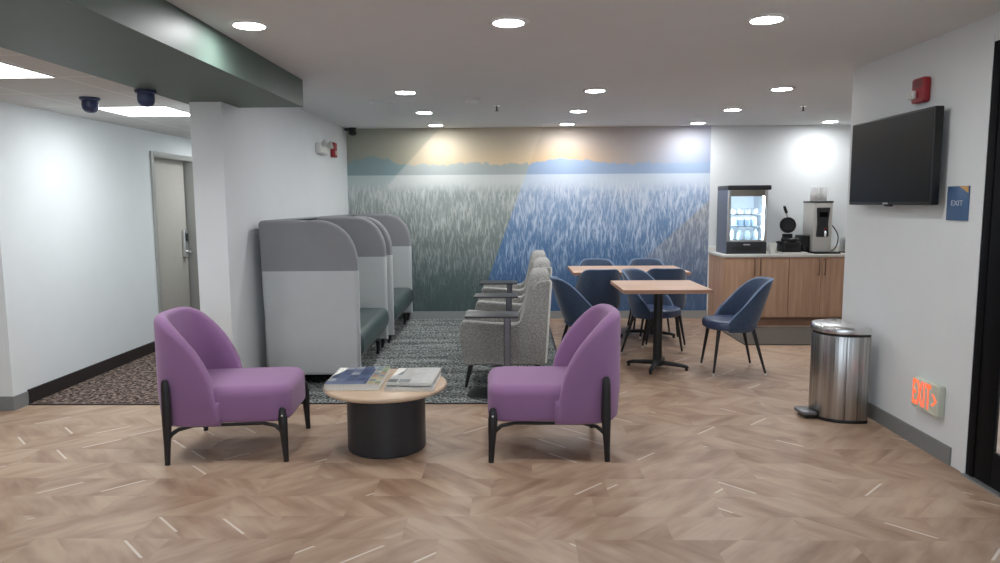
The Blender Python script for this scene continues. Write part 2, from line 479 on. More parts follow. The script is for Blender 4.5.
def lathe(bm, prof, n=32, c=(0, 0), mat=0, ring=False):
    rows = []
    if ring: prof = list(prof) + [prof[0]]
    for (r, z) in prof:
        if r < 1e-6: rows.append([bm.verts.new((c[0], c[1], z))]); continue
        rows.append([bm.verts.new((c[0] + r * math.cos(2 * PI * i / n), c[1] + r * math.sin(2 * PI * i / n), z)) for i in range(n)])
    if ring:
        for v in rows.pop(): bm.verts.remove(v)
        rows.append(rows[0])
    for k in range(len(rows) - 1):
        A, C = rows[k], rows[k + 1]
        for i in range(n):
            j = (i + 1) % n
            if len(A) == 1 and len(C) == 1: continue
            if len(A) == 1: f = bm.faces.new((A[0], C[j], C[i]))
            elif len(C) == 1: f = bm.faces.new((A[i], A[j], C[0]))
            else: f = bm.faces.new((A[i], A[j], C[j], C[i]))
            f.material_index = mat
    for R in (rows[0], rows[-1]):
        if len(R) > 1 and not ring: bm.faces.new(R).material_index = mat
    return bm
def tube(bm, path, rads, n=10, sq=1.0, flat=None, closed=False):
    """a round bar along a path; rads per point; flat squashes the section along one world axis"""
    P = [Vector(p) for p in path]; N = len(P)
    if not isinstance(rads, (list, tuple)): rads = [rads] * N
    rows = []; up = Vector((0, 0, 1)); prev = None
    for i in range(N):
        if closed: d = P[(i + 1) % N] - P[i - 1]
        else: d = P[min(i + 1, N - 1)] - P[max(i - 1, 0)]
        d.normalize()
        if prev is None:
            ref = Vector((1, 0, 0)) if abs(d.z) > 0.7 else Vector((0, 0, 1))
            s = d.cross(ref).normalized()
        else:
            s = (prev - d * prev.dot(d)).normalized()
        prev = s; q = d.cross(s)
        row = []
        for k in range(n):
            a = 2 * PI * k / n
            off = (s * math.cos(a) + q * math.sin(a)) * rads[i]
            if flat: off = Vector((off.x * flat[0], off.y * flat[1], off.z * flat[2]))
            row.append(bm.verts.new(P[i] + off))
        rows.append(row)
    rng = N if closed else N - 1
    for i in range(rng):
        A, C = rows[i], rows[(i + 1) % N]
        for k in range(n):
            j = (k + 1) % n
            bm.faces.new((A[k], A[j], C[j], C[k]))
    if not closed:
        bm.faces.new(rows[0][::-1]); bm.faces.new(rows[-1])
    return bm
def shell(bm, cols):
    """join section loops (same length) into a closed body with end caps"""
    rows = [[bm.verts.new(p) for p in c] for c in cols]
    n = len(rows[0])
    for i in range(len(rows) - 1):
        for k in range(n):
            j = (k + 1) % n
            bm.faces.new((rows[i][k], rows[i][j], rows[i + 1][j], rows[i + 1][k]))
    bm.faces.new(rows[0][::-1]); bm.faces.new(rows[-1])
    return bm
def text_mesh(name, s, size, m, parent, loc, mat3, extrude=0.001, offset=0.0, sx=1.0, align='CENTER', space=1.0):
    cu = bpy.data.curves.new(name, 'FONT'); cu.body = s; cu.size = size
    cu.space_character = space; cu.align_x = align; cu.align_y = 'CENTER'; cu.extrude = extrude; cu.offset = offset
    tmp = bpy.data.objects.new('tmp_text', cu); COL.objects.link(tmp)
    dg = bpy.context.evaluated_depsgraph_get()
    me = bpy.data.meshes.new_from_object(tmp.evaluated_get(dg))
    bpy.data.objects.remove(tmp)
    bpy.data.curves.remove(cu)
    me.transform(Matrix.Diagonal((sx, 1, 1, 1))); me.transform(mat3.to_4x4()); me.transform(Matrix.Translation(loc))
    me.name = name; me.materials.clear(); me.materials.append(m)
    o = bpy.data.objects.new(name, me); COL.objects.link(o); o.parent = parent
    return o
RIGHTWALL = Matrix(((0, 0, -1), (-1, 0, 0), (0, 1, 0)))   # text read on the right-hand wall
FRONT = Matrix(((1, 0, 0), (0, 0, -1), (0, 1, 0)))        # text read on a face looking at the entrance

# ------------------------------------------------------------------ the setting
H, XR, XL, XH, HH, YB = 2.452, 2.479, -2.127, -3.694, 2.250, 9.136
XP = -2.36          # hall side of the partition
YF = -1.6           # wall behind the entrance end
struct('floor', bx(-5.0, 4.9, YF, 12.2, -0.10, 0.0), M['floor'], 'tan herringbone plank floor across the lobby', 'floor')
struct('floor_carpet_lounge', bx(XL, 0.42, 5.20, YB, 0.0, 0.006), M['carpet'], 'grey streaked carpet inset between booths and grey armchairs', 'carpet')
struct('floor_carpet_hall', bx(XH, XP, 5.18, 12.0, 0.0, 0.006), M['hallcarpet'], 'brown mottled carpet running down the side hall', 'carpet')
bm = B(); box(bm, XL, 0.42, 5.185, 5.20, 0.0, 0.008); box(bm, 0.42, 0.435, 5.185, YB, 0.0, 0.008)
struct('trim_1', bm, M['base_black'], 'thin dark strip edging the lounge carpet', 'trim')
struct('trim_2', bx(XH, XP, 5.165, 5.18, 0.0, 0.008), M['base_black'], 'thin dark strip edging the hall carpet', 'trim')
struct('ceiling', bx(-2.40, 4.9, YF, YB + 0.1, H, H + 0.1), M['ceil'], 'white painted lobby ceiling with round lights', 'ceiling')
struct('ceiling_hall', bx(-5.0, -2.36, YF, 12.2, HH, HH + 0.08), M['tiles'], 'white gridded tile ceiling over the side hall', 'ceiling')
struct('ceiling_beam', bx(-2.42, -1.62, YF, 5.56, HH - 0.003, H), M['beam'], 'dark green painted dropped beam between lobby and hall', 'beam')
struct('wall_far', bx(XL - 0.1, 4.9, YB, YB + 0.12, 0.0, H), M['mural'], 'far wall papered with a misty blue and green meadow mural', 'wall')
struct('wall_partition', bx(XP, XL, 5.23, 12.1, 0.0, H), M['wall'], 'white partition wall behind the booths with its square end', 'wall')
struct('wall_hall', bx(XH - 0.15, XH, 5.03, 7.22, 0.0, HH), M['wall'], 'white hall wall in front of the taupe door', 'wall')
struct('wall_hall_beyond', bx(XH - 0.15, XH, 8.22, 12.1, 0.0, HH), M['wall'], 'white hall wall beyond the taupe door', 'wall')
struct('wall_hall_header', bx(XH - 0.15, XH, 7.22, 8.22, 2.05, HH), M['wall'], 'white wall above the taupe hall door', 'wall')
struct('wall_corner', bx(-5.0, XH - 0.15, 5.03, 5.18, 0.0, HH), M['wall'], 'white wall face at the mouth of the hall', 'wall')
struct('wall_hall_end', bx(-4.2, XL, 12.0, 12.15, 0.0, H), M['wall'], 'white wall closing the far end of the hall', 'wall')
struct('wall_left', bx(-5.12, -5.0, YF, 5.18, 0.0, H), M['wall'], 'white wall on the hall side of the lobby', 'wall')
bm = B()
box(bm, -5.0, -2.2, YF - 0.12, YF, 0.0, H); box(bm, 1.9, XR + 0.14, YF - 0.12, YF, 0.0, H)
box(bm, -2.2, 1.9, YF - 0.12, YF, 0.0, 0.35); box(bm, -2.2, 1.9, YF - 0.12, YF, 2.25, H)
struct('wall_back', bm, M['wall'], 'white wall at the entrance end of the lobby', 'wall')
bm = B()
box(bm, XR, XR + 0.14, 3.80, 5.34, 0.0, H)
box(bm, XR, XR + 0.14, 2.74, 3.80, 2.31, H)
box(bm, XR, XR + 0.14, YF, 2.74, 0.0, H)
struct('wall_right', bm, M['wall'], 'white wall with the television and the black glass door', 'wall')
struct('wall_alcove', bx(XR + 0.14, 4.9, 5.20, 5.34, 0.0, H), M['wall'], 'white wall on the near side of the breakfast alcove', 'wall')
struct('wall_alcove_side', bx(4.78, 4.9, 5.34, YB, 0.0, H), M['wall'], 'white side wall of the breakfast alcove', 'wall')
# baseboards
struct('baseboard_far', bx(XL, 2.50, YB - 0.012, YB, 0.0, 0.10), M['base_light'], 'pale grey base along the mural wall', 'baseboard')
struct('baseboard_left', bx(XL, XL + 0.010, 5.23, YB - 0.012, 0.0, 0.10), M['base_light'], 'pale grey base along the partition behind the booths', 'baseboard')
struct('baseboard_right', bx(XR - 0.010, XR, 3.935, 5.34, 0.0, 0.105), M['base_grey'], 'grey base under the television wall', 'baseboard')
struct('baseboard_hall', bx(XH, XH + 0.012, 5.18, 7.20, 0.0, 0.115), M['base_black'], 'black base along the hall wall', 'baseboard')
bm = B(); box(bm, -5.0, XH + 0.008, 5.02, 5.03, 0.0, 0.105); box(bm, XH, XH + 0.008, 5.03, 5.18, 0.0, 0.105)
struct('baseboard_corner', bm, M['base_grey'], 'grey base wrapping the wall corner at the hall mouth', 'baseboard')
struct('baseboard_column', bx(XP - 0.008, XL + 0.008, 5.222, 5.23, 0.0, 0.10), M['base_light'], 'pale grey base on the partition end', 'baseboard')

# hall door
d1 = bpy.data.objects.new('door_1', None); COL.objects.link(d1); d1.location = (XH, 7.22, 0)
tag(d1, 'taupe flush door with electronic lock in the side hall', 'door', kind='structure')
bm = B(); box(bm, -0.145, 0.018, 0.0, 0.055, 0, 2.05, 0.004); box(bm, -0.145, 0.018, 0.945, 1.0, 0, 2.05, 0.004); box(bm, -0.145, 0.018, 0.055, 0.945, 1.995, 2.05, 0.004)
obj('door_frame', bm, M['doorframe'], d1)
obj('door_leaf', bx(-0.13, -0.09, 0.058, 0.925, 0.006, 1.992, 0.003), M['doorpaint'], d1)
lk = obj('lock_plate', puff(B(), roundpoly([(0.795, 0.90), (0.88, 0.90), (0.88, 1.22), (0.795, 1.22)], 0.03), -0.09, -0.055, 0.008, axis='x'), M['silver'], d1)
obj('keypad', puff(B(), roundpoly([(0.812, 1.09), (0.863, 1.09), (0.863, 1.18), (0.812, 1.18)], 0.01), -0.055, -0.045, 0.003, axis='x'), M['charcoal'], lk)
obj('lever', tube(B(), [(-0.06, 0.84, 0.97), (-0.012, 0.84, 0.97), (-0.005, 0.832, 0.97), (-0.003, 0.79, 0.967)], [0.011, 0.011, 0.011, 0.009]), M['silver'], lk)
obj('gap_seal', bx(-0.129, -0.10, 0.926, 0.944, 0.0, 1.992), M['black'], d1)

# entrance door in the right wall (black aluminium, glazed)
d2 = bpy.data.objects.new('door_2', None); COL.objects.link(d2); d2.location = (XR, 2.74, 0)
tag(d2, 'black aluminium glazed entrance door beside the blue exit plaque', 'door', kind='structure')
bm = B(); box(bm, -0.004, 0.055, 1.0, 1.06, 0, 2.31, 0.003); box(bm, -0.004, 0.055, 0.0, 0.06, 0, 2.31, 0.003); box(bm, -0.004, 0.055, 0.06, 1.0, 2.25, 2.31, 0.003)
obj('door_frame', bm, M['black_alu'], d2)
bm = B(); box(bm, 0.0, 0.02, 0.86, 0.998, 0.012, 2.248, 0.003); box(bm, 0.0, 0.02, 0.062, 0.20, 0.012, 2.248, 0.003)
box(bm, 0.0, 0.02, 0.20, 0.86, 0.012, 0.20, 0.003); box(bm, 0.0, 0.02, 0.20, 0.86, 2.12, 2.248, 0.003)
lf = obj('door_leaf', bm, M['black_alu'], d2)
obj('glass_pane', bx(0.005, 0.011, 0.19, 0.87, 0.19, 2.13), M['glass'], lf, smooth=False)
obj('push_bar', tube(B(), [(0.0, 0.80, 1.02), (-0.05, 0.80, 1.02), (-0.05, 0.16, 1.02), (0.0, 0.16, 1.02)], 0.013), M['black_alu'], lf)
struct('trim_3', bx(XR - 0.006, XR, 3.80, 3.835, 0.0, 2.345), M['wall'], 'white casing along the black entrance door', 'trim')
struct('trim_4', bx(XR - 0.03, XR + 0.14, 2.74, 3.80, 0.0, 0.010), M['sill_alu'], 'aluminium threshold under the entrance door', 'trim')
struct('ground_outside', bx(XR + 0.14, 12.0, -9.0, 5.20, -0.12, -0.02), M['concrete'], 'pale concrete outside the entrance door', 'ground')

w1 = bpy.data.objects.new('window_added', None); COL.objects.link(w1); w1.location = (-2.2, YF, 0.35)  # unseen window, added so daylight reaches the near side of the lobby
tag(w1, 'added wide black framed window letting daylight into the near lobby', 'window', kind='structure')
bm = B()
for a in (0.0, 1.345, 2.695, 4.04): box(bm, a, a + 0.06, -0.09, -0.03, 0.0, 1.90)
for z in (0.0, 1.84): box(bm, 0.06, 4.04, -0.089, -0.031, z, z + 0.06)
obj('window_frame', bm, M['black_alu'], w1)
obj('glass_pane', bx(0.03, 4.07, -0.063, -0.057, 0.03, 1.87), M['glass'], w1, smooth=False)
struct('ground_front', bx(-12.0, XR + 0.14, -9.0, YF - 0.12, -0.12, -0.02), M['concrete'], 'pale concrete outside the added entrance end window', 'ground')

# ------------------------------------------------------------------ ceiling fittings
def downlight(label, loc):
    t = thing('recessed_downlight', label, 'ceiling light', loc, 0, 'round recessed downlights')
    obj('trim_ring', lathe(B(), [(0.080, -0.010), (0.098, -0.010), (0.106, -0.004), (0.108, -0.0006), (0.080, -0.0006)], 36, ring=True), M['trimwhite'], t)
    bm = B()
    vs = [bm.verts.new((0.081 * math.cos(2 * PI * i / 24), 0.081 * math.sin(2 * PI * i / 24), -0.0085)) for i in range(24)]
    bm.faces.new(vs[::-1])
    me = bpy.data.meshes.new('diffuser'); bm.to_mesh(me); bm.free(); me.materials.append(M['lamp'])
    o = bpy.data.objects.new('diffuser', me); COL.objects.link(o); o.parent = t
    return t
DL = [(-1.40, 3.866, 'lit round ceiling light beside the green beam, over the left purple chair'),
      (-0.022, 3.866, 'lit round ceiling light in the middle of the nearest row'),
      (1.33, 3.866, 'lit round ceiling light of the nearest row, nearest the television wall'),
      (-0.92, 6.19, 'lit round ceiling light before the grey smoke detector on the booth side, second row'),
      (0.70, 6.19, 'lit round ceiling light in the middle of the second row, over the front dining table'),
      (2.28, 6.19, 'lit round ceiling light at the alcove mouth, second row nearest the television'),
      (-0.93, 7.54, 'lit round ceiling light on the booth side, third row from the entrance'),
      (0.68, 7.54, 'lit round ceiling light in the middle of the third row'),
      (2.275, 7.54, 'lit round ceiling light of the third row, before the white alcove'),
      (-0.94, 8.75, 'lit round ceiling light by the mural, on its green side'),
      (0.655, 8.75, 'lit round ceiling light by the mural, over its peach sky'),
      (2.23, 8.75, 'lit round ceiling light by the mural edge beside the white alcove wall'),
      (3.80, 8.72, 'lit round ceiling light over the coffee machine counter')]
d0 = None
for (x, y, lab) in DL:
    if d0 is None: d0 = downlight(lab, (x, y, H))
    else: dup(d0, (x, y, H), 0, lab)

def panel_light(label, loc):
    t = thing('ceiling_panel_light', label, 'ceiling light', loc, 0, 'square light panels in the hall ceiling')
    bm = B(); s = 0.285
    for a in ((-s - 0.015, s + 0.015, -s - 0.015, -s), (-s - 0.015, s + 0.015, s, s + 0.015), (-s - 0.015, -s, -s, s), (s, s + 0.015, -s, s)):
        box(bm, a[0], a[1], a[2], a[3], -0.008, -0.0005)
    obj('panel_frame', bm, M['trimwhite'], t)
    bm = B(); bm.faces.new([bm.verts.new(p) for p in ((-s, -s, -0.004), (-s, s, -0.004), (s, s, -0.004), (s, -s, -0.004))])
    me = bpy.data.meshes.new('diffuser'); bm.to_mesh(me); bm.free(); me.materials.append(M['panel'])
    o = bpy.data.objects.new('diffuser', me); COL.objects.link(o); o.parent = t
    return t
p0 = panel_light('square lit ceiling panel nearer the entrance, in the hall tile ceiling', (-2.955, 3.895, HH))
dup(p0, (-2.925, 5.725, HH), 0, 'square lit ceiling panel behind the two dark dome cameras')
dup(p0, (-2.955, 1.45, HH), 0, 'added square light panel in the hall tiles near the entrance end')  # extra panel out of view, added for cool light near the entrance
dup(p0, (-2.955, 8.16, HH), 0, 'added square light panel in the hall tiles by the taupe door')  # another unseen panel, added to raise the light down the hall

def dome(label, loc):
    t = thing('dome_camera', label, 'security camera', loc, 0, 'dome cameras on the hall ceiling')
    obj('mounting_ring', lathe(B(), [(0.0, -0.001), (0.066, -0.001), (0.066, -0.014), (0.06, -0.02), (0.0, -0.02)], 28), M['navyplastic'], t)
    obj('housing', lathe(B(), [(0.052, -0.018), (0.054, -0.055), (0.05, -0.078), (0.038, -0.095), (0.02, -0.104), (0.0, -0.106)], 28), M['navyplastic'], t)
    return t
c0 = dome('dark dome camera on the hall tiles between the two lit panels', (-2.955, 5.0, HH))
dup(c0, (-2.405, 4.70, HH - 0.0035), 0.6, 'dark dome camera hanging right against the green beam')

t = thing('smoke_detector', 'white round smoke detector on the lobby ceiling', 'smoke detector', (-0.38, 6.63, H))
obj('detector_base', lathe(B(), [(0.0, 0.0), (0.075, 0.0), (0.075, -0.016), (0.068, -0.020), (0.0, -0.020)], 30), M['whiteplastic'], t)
obj('sensor_cap', lathe(B(), [(0.055, -0.018), (0.052, -0.038), (0.04, -0.046), (0.0, -0.048)], 30), M['whiteplastic'], t)
def sprinkler(label, loc):
    t = thing('fire_sprinkler', label, 'sprinkler', loc, 0, 'ceiling sprinklers')
    obj('escutcheon', lathe(B(), [(0.0, 0.0), (0.032, 0.0), (0.03, -0.008), (0.012, -0.012), (0.0, -0.012)], 20), M['chrome'], t)
    obj('nozzle', lathe(B(), [(0.008, -0.01), (0.008, -0.045), (0.004, -0.05), (0.0, -0.05)], 12), M['charcoal'], t)
    obj('deflector', lathe(B(), [(0.0, -0.05), (0.02, -0.05), (0.02, -0.053), (0.0, -0.053)], 16), M['charcoal'], t)
    return t
s0 = sprinkler('small sprinkler head beyond the smoke detector', (-0.16, 7.11, H))
dup(s0, (2.91, 7.31, H), 0, 'small sprinkler head on the ceiling of the breakfast alcove')
t = thing('ceiling_speaker', 'flat white round ceiling speaker between beam and smoke detector', 'speaker', (-1.23, 6.77, H))
obj('speaker_rim', lathe(B(), [(0.105, -0.0006), (0.13, -0.0006), (0.128, -0.006), (0.105, -0.008)], 36, ring=True), M['trimwhite'], t)
obj('speaker_grille', lathe(B(), [(0.0, -0.0008), (0.106, -0.0008), (0.104, -0.005), (0.0, -0.007)], 36), M['ceil'], t)

# ------------------------------------------------------------------ wall fittings
t = thing('corner_camera', 'small black camera at the top corner of the mural', 'security camera', (-2.02, 9.02, H))
obj('camera_base', lathe(B(), [(0.0, -0.001), (0.05, -0.001), (0.05, -0.02), (0.0, -0.022)], 24), M['blackplastic'], t)
obj('camera_ball', lathe(B(), [(0.0, -0.015), (0.035, -0.02), (0.052, -0.045), (0.05, -0.07), (0.035, -0.09), (0.0, -0.1)], 24), M['blackplastic'], t)
obj('camera_bracket', bx(-0.10, -0.03, -0.02, 0.02, -0.035, -0.005, 0.006), M['charcoal'], t)

t = thing('emergency_light', 'white twin head emergency light high on the partition wall', 'emergency light', (XL, 7.86, 2.10))
obj('battery_case', puff(B(), roundpoly([(-0.17, -0.05), (0.17, -0.05), (0.17, 0.06), (-0.17, 0.06)], 0.02), 0.001, 0.06, 0.012, axis='x'), M['whiteplastic'], t)
for s in (-1, 1):
    bm = lathe(B(), [(0.0, -0.045), (0.02, -0.04), (0.045, 0.0), (0.045, 0.012), (0.0, 0.012)], 20)
    bmesh.ops.rotate(bm, verts=bm.verts, cent=(0, 0, 0), matrix=Matrix.Rotation(PI / 2 - 0.3, 3, 'Y'))
    bmesh.ops.translate(bm, verts=bm.verts, vec=(0.095, s * 0.12, 0.055))
    obj('lamp_head', bm, M['silver'], t)
t = thing('strobe_alarm', 'red strobe alarm on the partition wall beside the emergency light', 'fire alarm', (XL, 8.38, 2.13))
obj('alarm_body', puff(B(), roundpoly([(-0.065, -0.085), (0.065, -0.085), (0.065, 0.085), (-0.065, 0.085)], 0.015), 0.001, 0.05, 0.01, axis='x'), M['red'], t)
obj('strobe_lens', puff(B(), roundpoly([(-0.035, -0.06), (0.035, -0.06), (0.035, -0.01), (-0.035, -0.01)], 0.01), 0.048, 0.075, 0.01, axis='x'), M['glide'], t)

t = thing('horn_strobe_alarm', 'red horn strobe fire alarm above the wall television', 'fire alarm', (XR, 4.415, 2.158))
obj('alarm_body', puff(B(), roundpoly([(-0.072, -0.075), (0.066, -0.075), (0.066, 0.075), (-0.072, 0.075)], 0.022), -0.045, -0.001, 0.012, axis='x'), M['red'], t)
obj('strobe_lens', puff(B(), roundpoly([(0.0, -0.05), (0.06, -0.05), (0.06, 0.0), (0.0, 0.0)], 0.012), -0.075, -0.042, 0.012, axis='x'), M['whiteplastic'], t)
bm = B()
for k in range(4): box(bm, -0.048, -0.043, -0.05, 0.05, 0.018 + k * 0.012, 0.022 + k * 0.012)
obj('horn_slot', bm, M['base_black'], t)

t = thing('television', 'black flat television on the white wall, screen off', 'television', (2.41, 4.625, 1.755))
obj('tv_case', puff(B(), roundpoly([(-0.495, -0.282), (0.495, -0.282), (0.495, 0.278), (-0.495, 0.278)], 0.008, 3), -0.022, 0.028, 0.006, axis='x'), M['blackplastic'], t)
obj('screen', bx(-0.0235, -0.021, -0.482, 0.482, -0.262, 0.266), M['tv'], t, smooth=False)
obj('logo_plate', bx(-0.024, -0.0215, -0.03, 0.03, -0.277, -0.267), M['silver'], t, smooth=False)
obj('wall_bracket', bx(0.027, 0.068, -0.2, 0.2, -0.12, 0.12, 0.004), M['black'], t)
obj('sensor_foot', bx(-0.012, 0.01, -0.035, 0.035, -0.292, -0.281, 0.003), M['blackplastic'], t)

t = thing('exit_plaque', 'blue exit plaque with an orange corner beside the black door', 'sign', (XR, 4.015, 1.483))
obj('plaque_plate', bx(-0.010, -0.0005, -0.095, 0.095, -0.095, 0.095, 0.002), M['plaque'], t)
bm = puff(B(), [(-0.094, 0.094), (-0.094, 0.056), (-0.015, 0.094)], -0.0114, -0.0098, 0.0002, 1, axis='x')
obj('corner_stripe', bm, M['plaque_orange'], t, smooth=False)
text_mesh('lettering', 'EXIT', 0.042, M['plaque_text'], t, (-0.0112, 0, 0.0), RIGHTWALL, 0.0006, 0.0, 1.25)

t = thing('exit_sign', 'low exit sign with lit red letters near the black door', 'sign', (XR, 4.175, 0.343))
obj('sign_housing', puff(B(), roundpoly([(-0.155, -0.093), (0.112, -0.093), (0.112, 0.093), (-0.155, 0.093)], 0.012), -0.044, -0.001, 0.008, axis='x'), M['exit_face'], t)
text_mesh('lettering', 'EXIT', 0.215, M['exit_red'], t, (-0.045, 0.010, -0.002), RIGHTWALL, 0.0012, 0.001, 0.375, space=1.18)
bm = B()
pts = [(-0.108, 0.034), (-0.094, 0.034), (-0.128, 0.0), (-0.094, -0.034), (-0.108, -0.034), (-0.142, 0.0)]
A_ = [bm.verts.new((-0.0462, u - 0.002, v)) for u, v in pts]; C_ = [bm.verts.new((-0.0435, u - 0.002, v)) for u, v in pts]
bm.faces.new((A_[0], A_[1], A_[2], A_[5])); bm.faces.new((A_[5], A_[2], A_[3], A_[4]))
for i in range(6): bm.faces.new((A_[i], A_[(i + 1) % 6], C_[(i + 1) % 6], C_[i]))
obj('arrow', bm, M['exit_red'], t, smooth=False)

# ------------------------------------------------------------------ purple lounge chairs (front = local +x)
def purple_chair(label, loc, rz):
    t = thing('lounge_chair', label, 'chair', loc, rz, 'purple lounge chairs')
    z0 = 0.215
    prof = [(-0.06, 0.36), (-0.075, 0.455), (-0.10, 0.535), (-0.14, 0.615), (-0.18, 0.675), (-0.23, 0.735), (-0.29, 0.79), (-0.345, 0.828), (-0.40, 0.852), (-0.44, 0.862)]
    def rim(x):
        if x >= prof[0][0]: return prof[0][1]
        for (xa, za), (xb, zb) in zip(prof, prof[1:]):
            if x >= xb: return za + (zb - za) * (x - xa) / (xb - xa)
        return prof[-1][1]
    plan = []
    n = 44; ce = 2 / 2.7
    ps = [(-0.06, -0.316), (-0.09, -0.316), (-0.12, -0.316), (-0.155, -0.316)]
    for k in range(n + 1):
        a = -PI / 2 + PI * k / n
        ps.append((-0.18 - 0.272 * abs(math.cos(a)) ** ce, math.copysign(abs(math.sin(a)) ** ce * 0.316, math.sin(a))))
    ps += [(x, -y) for x, y in ps[:4][::-1]]
    th = 0.078
    cols = []
    N = len(ps)
    for i, (x, y) in enumerate(ps):
        a = Vector(ps[max(i - 1, 0)]); c = Vector(ps[min(i + 1, N - 1)])
        d = (c - a).normalized(); nin = Vector((-d.y, d.x))     # left of travel
        if nin.dot(Vector((-0.12 - x, -y))) < 0: nin = -nin
        zt = rim(x); r = th / 2
        sec = []
        zs_ = [z0 + 0.02 + (zt - r - z0 - 0.02) * q_ for q_ in (0.0, 0.3, 0.65, 1.0)]
        for q_, zz in enumerate(zs_): sec.append((0.012 if q_ == 0 else 0.0, zz))
        for k in range(1, 8):
            ph = PI * k / 8
            sec.append((r - r * math.cos(ph), zt - r + r * math.sin(ph)))
        for zz in zs_[::-1]: sec.append((th, zz))
        sec.append((th * 0.6, z0)); sec.append((0.03, z0))
        cols.append([Vector((x, y, 0)) + Vector((nin.x * s, nin.y * s, zz)) for s, zz in sec])
    # rounded front ends
    def endcap(col, dirx):
        out = []
        mid = [sum((c[i] for c in [col]) , Vector()) if False else c for i, c in enumerate(col)]
        ctr_y = (col[0].y + col[len(col) // 2 + 4].y) / 2
        for k in (1, 2, 3):
            ph = PI / 2 * k / 3
            sc = math.cos(ph) * 0.9 + 0.1
            out.append([Vector((c.x + dirx * 0.022 * math.sin(ph), ctr_y + (c.y - ctr_y) * (0.55 + 0.45 * sc), c.z - (c.z - z0) * 0.02 * (1 - sc))) for c in col])
        return out
    cols = endcap(cols[0], 1)[::-1] + cols + endcap(cols[-1], 1)
    back = obj('backrest', shell(B(), cols), M['purple'], t, 60)
    plan = roundpoly([(-0.36, -0.285), (0.355, -0.285), (0.355, 0.285), (-0.36, 0.285)], [0.12, 0.13, 0.13, 0.12], 8)
    def crown(c):
        if c.z > 0.34:
            k = max(0, 1 - (c.y / 0.29) ** 2) * max(0, 1 - ((c.x - 0.0) / 0.4) ** 2)
            c.z += 0.012 * k - 0.012 * (0.38 - c.x) * 0.8
        return c
    bm = puff(B(), plan, 0.228, 0.442, 0.055, 6, fn=crown, rb=0.03)
    obj('seat', bm, M['purple'], t, 60)
    for sx, top, ex in ((0.325, 0.325, 0.0), (-0.33, 0.505, 0.0)):
        for sy in (-1, 1):
            y = sy * (0.309 if sx > 0 else 0.316)
            lean = 0.012 if sx > 0 else -0.01
            path = [(sx + lean, y, 0.0), (sx + lean * 0.6, y, 0.10), (sx + lean * 0.2, y, 0.2), (sx, y, 0.26), (sx, y, top - 0.05), (sx, y, top - 0.012), (sx, y, top)]
            leg = obj('leg', tube(B(), path, [0.0155, 0.019, 0.025, 0.028, 0.024, 0.020, 0.011], 12, flat=(1.0, 0.75, 1.0)), M['blackwood'], t)
            if sx > 0:
                bm = lathe(B(), [(0.0, 0.004), (0.006, 0.003), (0.007, 0.0), (0.0, 0.0)], 12)
                bmesh.ops.rotate(bm, verts=bm.verts, cent=(0, 0, 0), matrix=Matrix.Rotation(sy * -PI / 2, 3, 'X'))
                bmesh.ops.translate(bm, verts=bm.verts, vec=(sx, y + sy * 0.0150, top - 0.045))
                obj('screw', bm, M['chrome'], leg)
    for sy in (-1, 1):
        ya, yb_ = sy * 0.305, sy * 0.262
        path = [(0.325, ya, 0.165), (0.31, ya, 0.192), (0.275, (ya + yb_) / 2, 0.212), (0.2, yb_, 0.220), (-0.2, yb_, 0.214), (-0.28, (ya + yb_) / 2, 0.2), (-0.31, ya, 0.182), (-0.33, ya, 0.155)]
        obj('side_rail', tube(B(), path, [0.012, 0.014, 0.012, 0.010, 0.010, 0.012, 0.014, 0.012], 10), M['blackwood'], t)
    return t
pc = purple_chair('purple lounge chair beside the hall, facing the coffee table', (-1.70, 4.275, 0), 0.08)
dup(pc, (0.19, 4.30, 0), PI + 0.035, 'purple lounge chair in front of the grey armchairs, facing the coffee table')

# ------------------------------------------------------------------ coffee table and its magazines
CT = (-0.793, 4.265)
t = thing('coffee_table', 'round wooden topped coffee table on a black drum between the purple chairs', 'table', (CT[0], CT[1], 0))
obj('table_top', lathe(B(), [(0.0, 0.372), (0.36, 0.372), (0.373, 0.379), (0.377, 0.388), (0.373, 0.398), (0.364, 0.404), (0.0, 0.404)], 64), M['round_wood'], t, 50)
obj('drum_base', lathe(B(), [(0.0, 0.0), (0.232, 0.0), (0.24, 0.006), (0.24, 0.365), (0.232, 0.372), (0.0, 0.372)], 56), M['charcoal'], t, 40)
def magazine(name, label, cx, cy, z, w, d, h, rz, cov, second=None):
    t = thing(name, label, 'magazine', (cx, cy, z), rz)
    rnd = random.Random(int((cx + 5) * 1000))
    bm = B(); k = 7
    for i in range(k):
        o1, o2 = rnd.uniform(-0.002, 0.002), rnd.uniform(-0.002, 0.002)
        box(bm, -w / 2 + 0.003 + o1, w / 2 - 0.003 + o1, -d / 2 + 0.003 + o2, d / 2 - 0.003 + o2, 0.0008 + h * i / k * 0.96, 0.0008 + h * (i + 1) / k * 0.96)
    obj('pages', bm, M['paper'], t, smooth=False)
    bm = B(); nx, ny = 8, 10
    def sag(x, y):
        return h * 0.97 + 0.002 + 0.004 * math.sin(x / w * 3.1 + 0.6) * (0.5 + y / d)
    g = [[bm.verts.new((-w / 2 + w * i / nx, -d / 2 + d * j / ny, max(h * 0.97, sag(-w / 2 + w * i / nx, -d / 2 + d * j / ny)))) for j in range(ny + 1)] for i in range(nx + 1)]
    for i in range(nx):
        for j in range(ny):
            f = bm.faces.new((g[i][j], g[i + 1][j], g[i + 1][j + 1], g[i][j + 1]))
            if second and i >= nx * 0.68: f.material_index = 1
    bmesh.ops.solidify(bm, geom=bm.faces[:], thickness=0.0012)
    obj('cover', bm, [M[cov]] + ([M[second]] if second else []), t)
    obj('spine', bx(-w / 2 - 0.0015, -w / 2 + 0.002, -d / 2, d / 2, 0.0005, h), M['paper'], t, smooth=False)
    return t
